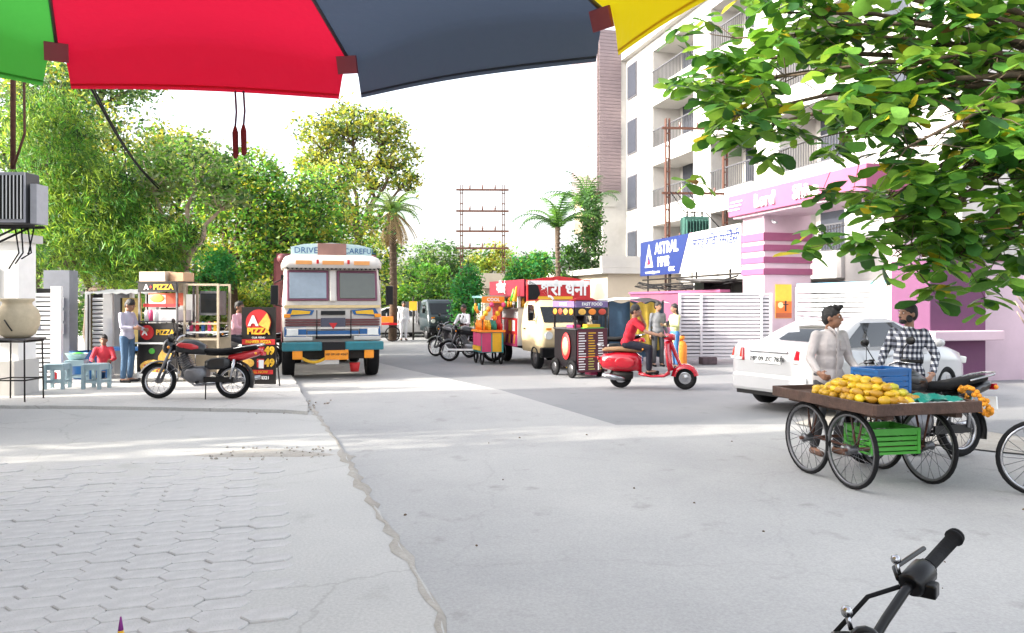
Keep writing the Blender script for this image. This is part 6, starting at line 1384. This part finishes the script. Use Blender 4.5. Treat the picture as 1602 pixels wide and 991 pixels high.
# ------------------------------------------------------------------ menu cart
mc = thing("menu_cart", "black snack cart covered with menu boards beside the food van", "cart", (1.43, 17.15, 0), R(24))
mm_ = M("menu_black", (.007, .005, .007), .4); mmar = M("menu_maroon", (.07, .005, .015), .45)
w_, d_ = .78, 1.05
bx("body", mm_, mc, (w_ / 2, d_ / 2, .66), (w_, d_, .86)); mb_ = bx("menu_board", mmar, mc, (w_ / 2 + .02, -.02, .62), (w_ - .02, .03, .98))
rr = random.Random(33)
for c_ in range(3):
    for k in range(15):
        ww = rr.uniform(.11, .19); bx("menu_line", (m_white, m_yel, m_white)[c_] if k > 4 else (m_white, M("menu_olive", (.45, .42, .1), .5), m_yel)[c_], mb_, (.04 + .25 * c_ + ww / 2 + .01, -.038, .20 + k * .058), (ww, .006, .022))
bx("menu_rule", m_redt, mb_, (w_ / 2 + .02, -.038, .475), (w_ - .06, .006, .02))
for s in (-.005, w_): 
    for y in (.02, d_ - .02): bx("post", mm_, mc, (s + .0, y, 1.38), (.035, .035, .62))
bx("counter", m_steel, mc, (w_ / 2, d_ / 2, 1.10), (w_ + .06, d_ + .06, .03)); bx("green_mat", m_green, mc, (w_ * .6, .1, 1.125), (.5, .2, .02)); bx("yellow_tray", m_yel, mc, (w_ * .62, .15, 1.17), (.34, .2, .07)); bx("pink_tray", m_pink, mc, (.1, .3, 1.16), (.2, .3, .06))
hd_ = bx("header_board", M("menu_violet", (.16, .11, .26), .5), mc, (w_ / 2, -.03, 1.66), (w_ + .04, .03, .14)); text("FAST FOOD", .10, m_white, hd_, (w_ / 2, -.05, 1.66), FRONT, bold=.003)
hs_ = bx("side_header", MATS["menu_violet"], mc, (-.03, d_ / 2, 1.66), (.03, d_, .14)); text("SNACKS", .10, m_white, hs_, (-.05, d_ / 2, 1.66), LEFTF)
pb_ = bx("picture_strip", m_sb, mc, (w_ / 2, -.03, 1.49), (w_ + .04, .03, .18))
for k in range(3): MB().ell((.13 + .26 * k, -.05, 1.49), (.10, .008, .07), 14, 6).build("dish_picture", (m_cheese, m_org, m_pep)[k], pb_)
pb2 = bx("side_picture_strip", m_sb, mc, (-.03, d_ / 2, 1.49), (.03, d_, .18))
for k in range(4): MB().ell((-.05, .14 + .26 * k, 1.49), (.008, .10, .07), 14, 6).build("dish_picture", (m_org, m_cheese, m_pep, m_org)[k], pb2)
ar = MB(); ar.prism([(-.2, 1.73), (0, 1.80), (.2, 1.82), (.4, 1.80), (.55, 1.73)], -.0, .03, Rf2); ar.build("red_arch", m_redt, mc); bx("roof", mm_, mc, (w_ / 2, d_ / 2, 1.745), (w_ + .06, d_ + .06, .02))
rs = MB().lathe([(0, -.012), (.24, -.012), (.25, 0), (.24, .012), (0, .012)], 28, mt=XF((-.03, d_ * .4, .70)) @ AX_X @ Matrix.Diagonal((1.25, .8, 1, 1))).build("round_sign", m_redt, mc); MB().lathe([(0, -.02), (.17, -.02), (.17, 0), (0, 0)], 24, mt=XF((-.035, d_ * .4, .70)) @ AX_X @ Matrix.Diagonal((1.25, .8, 1, 1))).build("sign_centre", M("sign_salmon", (.75, .35, .22), .5), rs)
for a in (.02, w_ - .05):
    for b_ in (.12, d_ - .12): mt = XF((a - .06, b_, .20)) @ AX_X; t = MB().lathe(tyre_prof(.20, .07, .11), 20, mt=mt, closed=True).build("wheel", m_black, mc); MB().lathe([(0, -.02), (.11, -.03), (.11, .03), (0, .02)], 14, mt=mt).build("rim", m_steel, t)
bx("axle_frame", m_yel, mc, (w_ / 2, d_ / 2, .22), (w_ - .1, .06, .05)); bx("pink_bucket", m_pink, mc, (w_ * .75, .3, .14), (.2, .3, .2))
jl = thing("steel_pot", "dark cooking pot on the counter of the menu cart", "pot", tuple(Matrix.Translation(mc.location) @ Matrix.Rotation(R(24), 4, 'Z') @ Vector((.42, .55, 1.117))), 0); MB().lathe([(0, 0), (.14, 0), (.16, .05), (.16, .26), (.12, .28), (.05, .32), (0, .33)], 18).build("body", m_blk, jl); MB().tube([(-.16, 0, .2), (-.2, 0, .26), (-.16, 0, .3)], .01, 5).build("handle", m_steel, jl)
# ------------------------------------------------------------------ tarpaulin shelter
ts = thing("tarpaulin_shelter", "blue tarpaulin shelter with yellow cloth and white roof sheet", "shelter", (2.55, 20.2, 0), R(10))
for x in (0, 1.5):
    for y in (0, 1.6): MB().tube([(x, y, 0), (x, y, 1.75)], .025, 6).build("pole", m_iron, ts)
def drape(name, mat, a, b, z0, z1, amp, seed, tgt, nf=7):
    rr = random.Random(seed); rows = []; a = Vector(a); b = Vector(b); nrm = (b - a).cross(Vector((0, 0, 1))).normalized()
    for i in range(9):
        z = z0 + (z1 - z0) * i / 8; rows.append([tuple(a.lerp(b, j / 24) + nrm * amp * math.sin(j / 24 * nf * 6.28 + seed + i * .15) * (.35 + .65 * (1 - i / 8)) + Vector((0, 0, z + .03 * math.sin(j * .7 + seed)))) for j in range(25)])
    return MB().loft(rows, closed=False, cap=False).build(name, mat, tgt, recalc=False)
m_tarp = M("blue_grey_tarp", (.03, .07, .12), .6, var=.2); m_ytarp = M("yellow_cloth", (.42, .28, .03), .75, var=.2)
drape("blue_sheet", m_tarp, (0, -.02, 0), (1.5, -.02, 0), .25, 1.7, .03, 1, ts, 4); drape("yellow_sheet", m_ytarp, (.55, -.10, 0), (1.35, -.10, 0), .45, 1.68, .05, 2, ts, 3); drape("blue_sheet", m_tarp, (0, 0, 0), (0, 1.6, 0), .2, 1.7, .03, 3, ts, 4)
rows = []
for i in range(8): rows.append([(-.15 + 1.8 * j / 12, -.15 + 1.9 * i / 7, 1.68 + .16 * math.sin(j / 12 * 3.14) * .8 + .02 * math.sin(i * 2 + j)) for j in range(13)])
MB().loft(rows, closed=False, cap=False).build("roof_sheet", m_white, ts, recalc=False)
t = thing("orange_cylinder", "orange gas cylinder standing behind the woman's legs", "gas cylinder", (4.50, 20.4, 0)); MB().lathe([(0, 0), (.14, 0), (.15, .05), (.15, .55), (.1, .65), (.05, .68), (.05, .74), (0, .74)], 18).build("body", m_org, t); MB().lathe([(.08, .7), (.09, .7), (.09, .8), (.08, .8)], 14, closed=True).build("guard_ring", m_org, t)
# ------------------------------------------------------------------ street umbrella overhead
def fabric(name, col):
    m = bpy.data.materials.new(name); m.use_nodes = True; t = m.node_tree; L = t.links.new; p = t.nodes["Principled BSDF"]; o = t.nodes["Material Output"]
    p.inputs["Base Color"].default_value = (*col, 1); p.inputs["Roughness"].default_value = .7
    tr = t.nodes.new("ShaderNodeBsdfTranslucent"); tr.inputs["Color"].default_value = (*col, 1); mx = t.nodes.new("ShaderNodeMixShader"); mx.inputs[0].default_value = .6
    L(p.outputs[0], mx.inputs[1]); L(tr.outputs[0], mx.inputs[2]); L(mx.outputs[0], o.inputs[0])
    tc = t.nodes.new("ShaderNodeTexCoord"); nz = t.nodes.new("ShaderNodeTexNoise"); nz.inputs["Scale"].default_value = 5.0; nz.inputs["Detail"].default_value = 4; L(tc.outputs["Object"], nz.inputs["Vector"]); b = t.nodes.new("ShaderNodeBump"); b.inputs["Strength"].default_value = .8; b.inputs["Distance"].default_value = .05; L(nz.outputs["Fac"], b.inputs["Height"]); L(b.outputs[0], p.inputs["Normal"])
    return m
f_red = fabric("umbrella_red", (.80, .012, .05)); f_grn = fabric("umbrella_green", (.09, .52, .07)); f_gry = fabric("umbrella_slate", (.075, .095, .135)); f_yel = fabric("umbrella_yellow", (.86, .66, .01)); m_patch = M("patch_maroon", (.30, .07, .10), .8)
um = thing("street_umbrella", "multicoloured street umbrella with green, red, slate and yellow panels overhead", "umbrella", (-.80, 1.13, .04), 0)
UR, UZ, UA = 1.5, 2.53, .62; n = 10; phi2 = 80.4
cols = [f_gry, f_red, f_grn, f_yel, f_red, f_gry, f_grn, f_yel, f_red, f_yel]
cols = {0: f_gry, 1: f_red, 2: f_grn, 9: f_yel, 8: f_red, 7: f_grn, 6: f_gry, 5: f_yel, 4: f_red, 3: f_yel}
# panel 1 lies between tip 0 (phi2) and tip 1 (phi2 + 36): red; panel 0 between phi2 - 36 and phi2: slate
def tip(a, r=1.0): return Vector((UR * r * math.cos(R(a)), UR * r * math.sin(R(a)), UZ + UA * (1 - r) - .06 * math.sin(math.pi * r)))
for k in range(n):
    a0 = phi2 - 36 + 36 * k; a1 = a0 + 36; rows = []
    for i in range(9):
        r = .04 + .96 * i / 8; p, q_ = tip(a0, r), tip(a1, r)
        rows.append([tuple(p.lerp(q_, j / 12) + Vector((0, 0, .035 * math.sin(math.pi * j / 12) * r * r)) - (p.lerp(q_, j / 12) - Vector((0, 0, p.z))) * .035 * math.sin(math.pi * j / 12) * r) for j in range(13)])
    # hanging hem
    p, q_ = tip(a0), tip(a1)
    for dz, cut, out in ((-.04, .020, .01), (-.10, .03, .018), (-.19, .042, .02)):
        rows.append([tuple(p.lerp(q_, cut + (1 - 2 * cut) * j / 12) * 1.0 + Vector((0, 0, dz * (.80 + .20 * math.sin(math.pi * j / 12)) + .035 * math.sin(math.pi * j / 12))) - (p.lerp(q_, j / 12) - Vector((0, 0, p.z))) * .035 * math.sin(math.pi * j / 12) + (p + q_).normalized() * out) for j in range(13)])
    o = MB().loft(rows, closed=False, cap=False).build("canopy_panel", cols[k], um, recalc=False)
    hem = rows[-1]; hs2 = [tuple(Vector(v) + Vector((0, 0, .014))) for v in hem]
    hm = MB(); hm.tube(hs2, .0035, 5); hm.build("hem_cord", cols[k], um)
    t = tip(a0); MB().tube([tip(a0, .05) + Vector((0, 0, -.012)), tip(a0, .5) + Vector((0, 0, -.012)), t + Vector((0, 0, -.012))], .006, 6).build("rib", m_steel, um)
    bx("tip_patch", m_patch, um, t * 1.0 + Vector((-.028 * math.cos(R(a0)), -.028 * math.sin(R(a0)), -.028)), (.068, .012, .058), rot=(.35, 0, R(a0 - 90)))
    MB().tube([Vector((0, 0, UZ - .15)), tip(a0, .55) + Vector((0, 0, -.015))], .005, 5).build("strut", m_steel, um)
MB().tube([(0, 0, .0), (0, 0, UZ + UA)], .02, 10).build("pole", m_steel, um); MB().lathe([(0, 0), (.28, 0), (.28, .06), (.05, .1), (.05, .25), (0, .25)], 20).build("base", m_iron, um)
MB().ell((0, 0, UZ - .15), .045).build("runner", m_blk, um)
for k, (px, ln) in enumerate(((368, .225), (381, .215))):
    t = thing("tassel_cord", ("left maroon tassel cord hanging from the red umbrella panel", "right maroon tassel cord hanging from the red umbrella panel")[k], "tassel", (0, 0, 0)); d = 2.46; top_ = A(px, 143, d)
    MB().tube([top_, top_ + Vector((.004, 0, -ln * .3)), top_ + Vector((0, 0, -ln * .52))], .0035, 6).build("cord", M("cord_violet", (.10, .04, .10), .8), t); b = top_ + Vector((0, 0, -ln * .5))
    MB().tube([b, b + Vector((0, 0, -.02)), b + Vector((.002, 0, -ln * .42)), b + Vector((.0, 0, -ln * .46))], [.004, .010, .009, .005], 8).build("tassel", M("tassel_maroon", (.22, .02, .03), .9, bump=.6, bscale=200), t)
# ------------------------------------------------------------------ big-leaved tree on the right
rr = random.Random(77); rng = np.random.default_rng(77)
bt = thing("almond_tree", "broad-leaved almond tree with drooping branches at upper right", "tree", (7.9, 9.0, .016), 0)
tk = MB(); B0 = Vector((0, 0, -.05)); fork = Vector((-.3, -.1, 3.7)); branch(tk, B0, fork, .22, .16, rr, .04)
# limbs: world targets minus base
base = Vector((7.9, 9.0, .016)); LM = bt
def W(px, py, d): return A(px, py, d) - base
limbs = [W(1085, 140, 9.3), W(1135, 185, 9.0), W(1150, 60, 9.2), W(1230, 120, 8.6), W(1210, 195, 8.8), W(1300, 40, 8.8), W(1330, 160, 8.3), W(1385, 315, 8.5), W(1420, 100, 8.4), W(1420, 230, 8.0), W(1400, 350, 8.3), W(1480, 330, 8.2), W(1500, 180, 8.2), W(1560, 90, 8.5), W(1560, 280, 8.3), W(1570, 390, 8.6), W(1440, 20, 8.8), W(1220, 20, 9.2), W(1620, 200, 8.6), W(1650, 60, 8.8), W(1425, 385, 8.25), W(1390, 380, 8.5), W(1660, 350, 8.8), W(1330, 205, 8.6), W(1120, 100, 9.3), W(1500, 400, 8.45), W(1545, 350, 8.4), W(1500, 270, 8.3), W(1500, -60, 8.7), W(1300, -60, 8.9), W(1150, -50, 9.2), W(1650, -60, 8.8)]
ang = []; leaves = []
sub = {}
for i, Lm in enumerate(limbs):
    m0 = fork.lerp(Lm, .45) + Vector((0, 0, .5)); pts = [fork, fork.lerp(m0, .5) + Vector((0, 0, .15)), m0, m0.lerp(Lm, .55) + Vector((0, 0, .1)), Lm]
    tk.tube(pts, [.07, .055, .04, .025, .012], 7)
    for k in range(11):
        s = pts[2].lerp(Lm, rr.uniform(.25, 1.0)) if k % 3 else Lm
        e = s + Vector((rr.gauss(0, .33), rr.gauss(0, .36), rr.gauss(-.06, .26))); tk.tube([s, s.lerp(e, .5) + Vector((0, 0, .04)), e], [.008, .005, .003], 5)
        for q_ in range(11):
            a = q_ * 2.4 + rr.uniform(-.4, .4); out = Vector((math.cos(a), math.sin(a), rr.uniform(-.75, .25))).normalized()
            leaves.append((e + Vector((rr.gauss(0, .05), rr.gauss(0, .05), rr.gauss(0, .06))), out, rr.uniform(.17, .34)))
tk.build("trunk", m_bark, bt)
# obovate leaf, folded on the midrib, along +x
prof = [(0, .0), (.18, .10), (.45, .21), (.72, .27), (.92, .17), (1.0, 0)]
lv = [(x, 0, -.10 * x * x) for x, _ in prof] + [(x, w, .05 * w / .27 - .10 * x * x) for x, w in prof[1:-1]] + [(x, -w, .05 * w / .27 - .10 * x * x) for x, w in prof[1:-1]]
lf = []
for side in (0, 1):
    o_ = 6 + 4 * side
    ring = [0, o_, o_ + 1, o_ + 2, o_ + 3, 5]
    for i in range(5):
        if i == 0: f = (0, ring[1], 1)
        elif i == 4: f = (4, ring[4], 5)
        else: f = (i, ring[i], ring[i + 1], i + 1)
        lf.append(f if side else f[::-1])
def lmesh(name, mat):
    me = bpy.data.meshes.new(name); me.from_pydata(lv, [], lf); me.materials.append(mat); me.update()
    for p in me.polygons: p.use_smooth = True
    return me
LB = [leafmat("almond_leaf_green", (.05, .15, .025), (.20, .44, .035), .35, .35, .45), leafmat("almond_leaf_dark", (.02, .07, .018), (.08, .25, .03), .3, .3, .35), leafmat("almond_leaf_yellow", (.42, .33, .02), (.75, .60, .04), .45), leafmat("almond_leaf_bright", (.12, .27, .04), (.36, .56, .06), .4, .3, .45), leafmat("almond_leaf_brown", (.22, .10, .03), (.4, .2, .05), .3)]
lms = [lmesh("leaf", m) for m in LB]
wts = [4, 2.4, .3, 4.0, .06]
recs = []
for p, d, s in leaves:
    up = Vector((rr.gauss(0, .45), rr.gauss(0, .45), 1)).normalized(); y = up.cross(d)
    if y.length < .05: continue
    y.normalize(); z = d.cross(y); mt = Matrix(((d.x * s, y.x * s, z.x * s, p.x), (d.y * s, y.y * s, z.y * s, p.y), (d.z * s, y.z * s, z.z * s, p.z), (0, 0, 0, 1)))
    recs.append((mt, rng.choice(5, p=np.array(wts) / sum(wts)), (p + base)))
def score(r):
    w = r[2]; px = 801 + w.x / w.y * 1200; py = 470 - (w.z - 1.75) / w.y * 1200
    return (0 if (0 < px < 1602 and 0 < py < 991) else 50) + w.y
recs.sort(key=score)
for mt, k, _ in recs[:300]:
    o = bpy.data.objects.new("leaf", lms[k]); COL.objects.link(o); o.parent = bt; o.matrix_basis = mt
rest = recs[300:]; LV = np.array(lv); vv = []; ff = []; mi = []
for i, (mt, k, _) in enumerate(rest):
    A_ = np.array(mt); vv.append(LV @ A_[:3, :3].T + A_[:3, 3]); off = i * len(lv)
    for f in lf: ff.append(tuple(x + off for x in f)); mi.append(int(k))
me = bpy.data.meshes.new("foliage"); me.from_pydata(np.concatenate(vv).tolist(), [], ff)
for m in LB: me.materials.append(m)
me.polygons.foreach_set("material_index", mi); me.polygons.foreach_set("use_smooth", [True] * len(ff)); me.update()
o = bpy.data.objects.new("foliage", me); COL.objects.link(o); o.parent = bt; o["kind"] = "stuff"
# bare stem by the right wall
bs = thing("bare_stem", "dry brown stem leaning on the boundary wall at the right edge", "plant", (10.55, 15.7, .02), 0); m = MB(); m.tube([(0, 0, 0), (.03, 0, .9), (-.05, 0, 1.9), (0, 0, 2.6)], [.06, .05, .04, .03], 7); m.build("stem", m_barkl, bs)
for k in range(5): MB().tube([(-.02, 0, 1.2 + .2 * k), (-.25 - .05 * k, -.05, 1.5 + .22 * k)], [.02, .008], 5).build("frond_stub", m_barkl, bs)
pn = thing("pennant", "small purple and yellow pennant tip at the bottom edge", "pennant", (-1.02, 2.0, .04), 0)
MB().tube([(0, 0, 0), (0, 0, .85)], .005, 6).build("stick", m_iron, pn)
for z0, z1, r0, r1, mt_ in ((.78, .85, .014, .007, m_yel), (.85, .885, .007, .002, M("pennant_purple", (.22, .02, .22), .7))): MB().tube([(0, 0, z0), (0, 0, z1)], [r0, r1], 10).build("cloth_cone", mt_, pn)
oc = MB(); a_, b_ = A(120, 95, 13.0), A(248, 295, 19.2); oc.tube([a_.lerp(b_, k / 10) + Vector((0, 0, -.25 * math.sin(k / 10 * math.pi))) for k in range(11)], .022, 6); oc.tube([a_.lerp(b_, k / 10) + Vector((.05, 0, .03 - .32 * math.sin(k / 10 * math.pi))) for k in range(11)], .014, 6)
tag(oc.build("overhead_cable", m_black), "dark overhead cable slanting down through the left trees", "cable")
sl_ = thing("street_lamp", "thin street lamp with short arm rising left of the broad tree", "street lamp", at(306, 25.5, .09), 0); MB().tube([(0, 0, 0), (0, 0, 6.4), (-.05, 0, 6.5), (-.42, 0, 6.52)], [.06, .04, .035, .03], 8).build("pole", m_steel, sl_); bx("lamp_head", m_grey, sl_, (-.55, 0, 6.5), (.4, .14, .08), bev=.02)
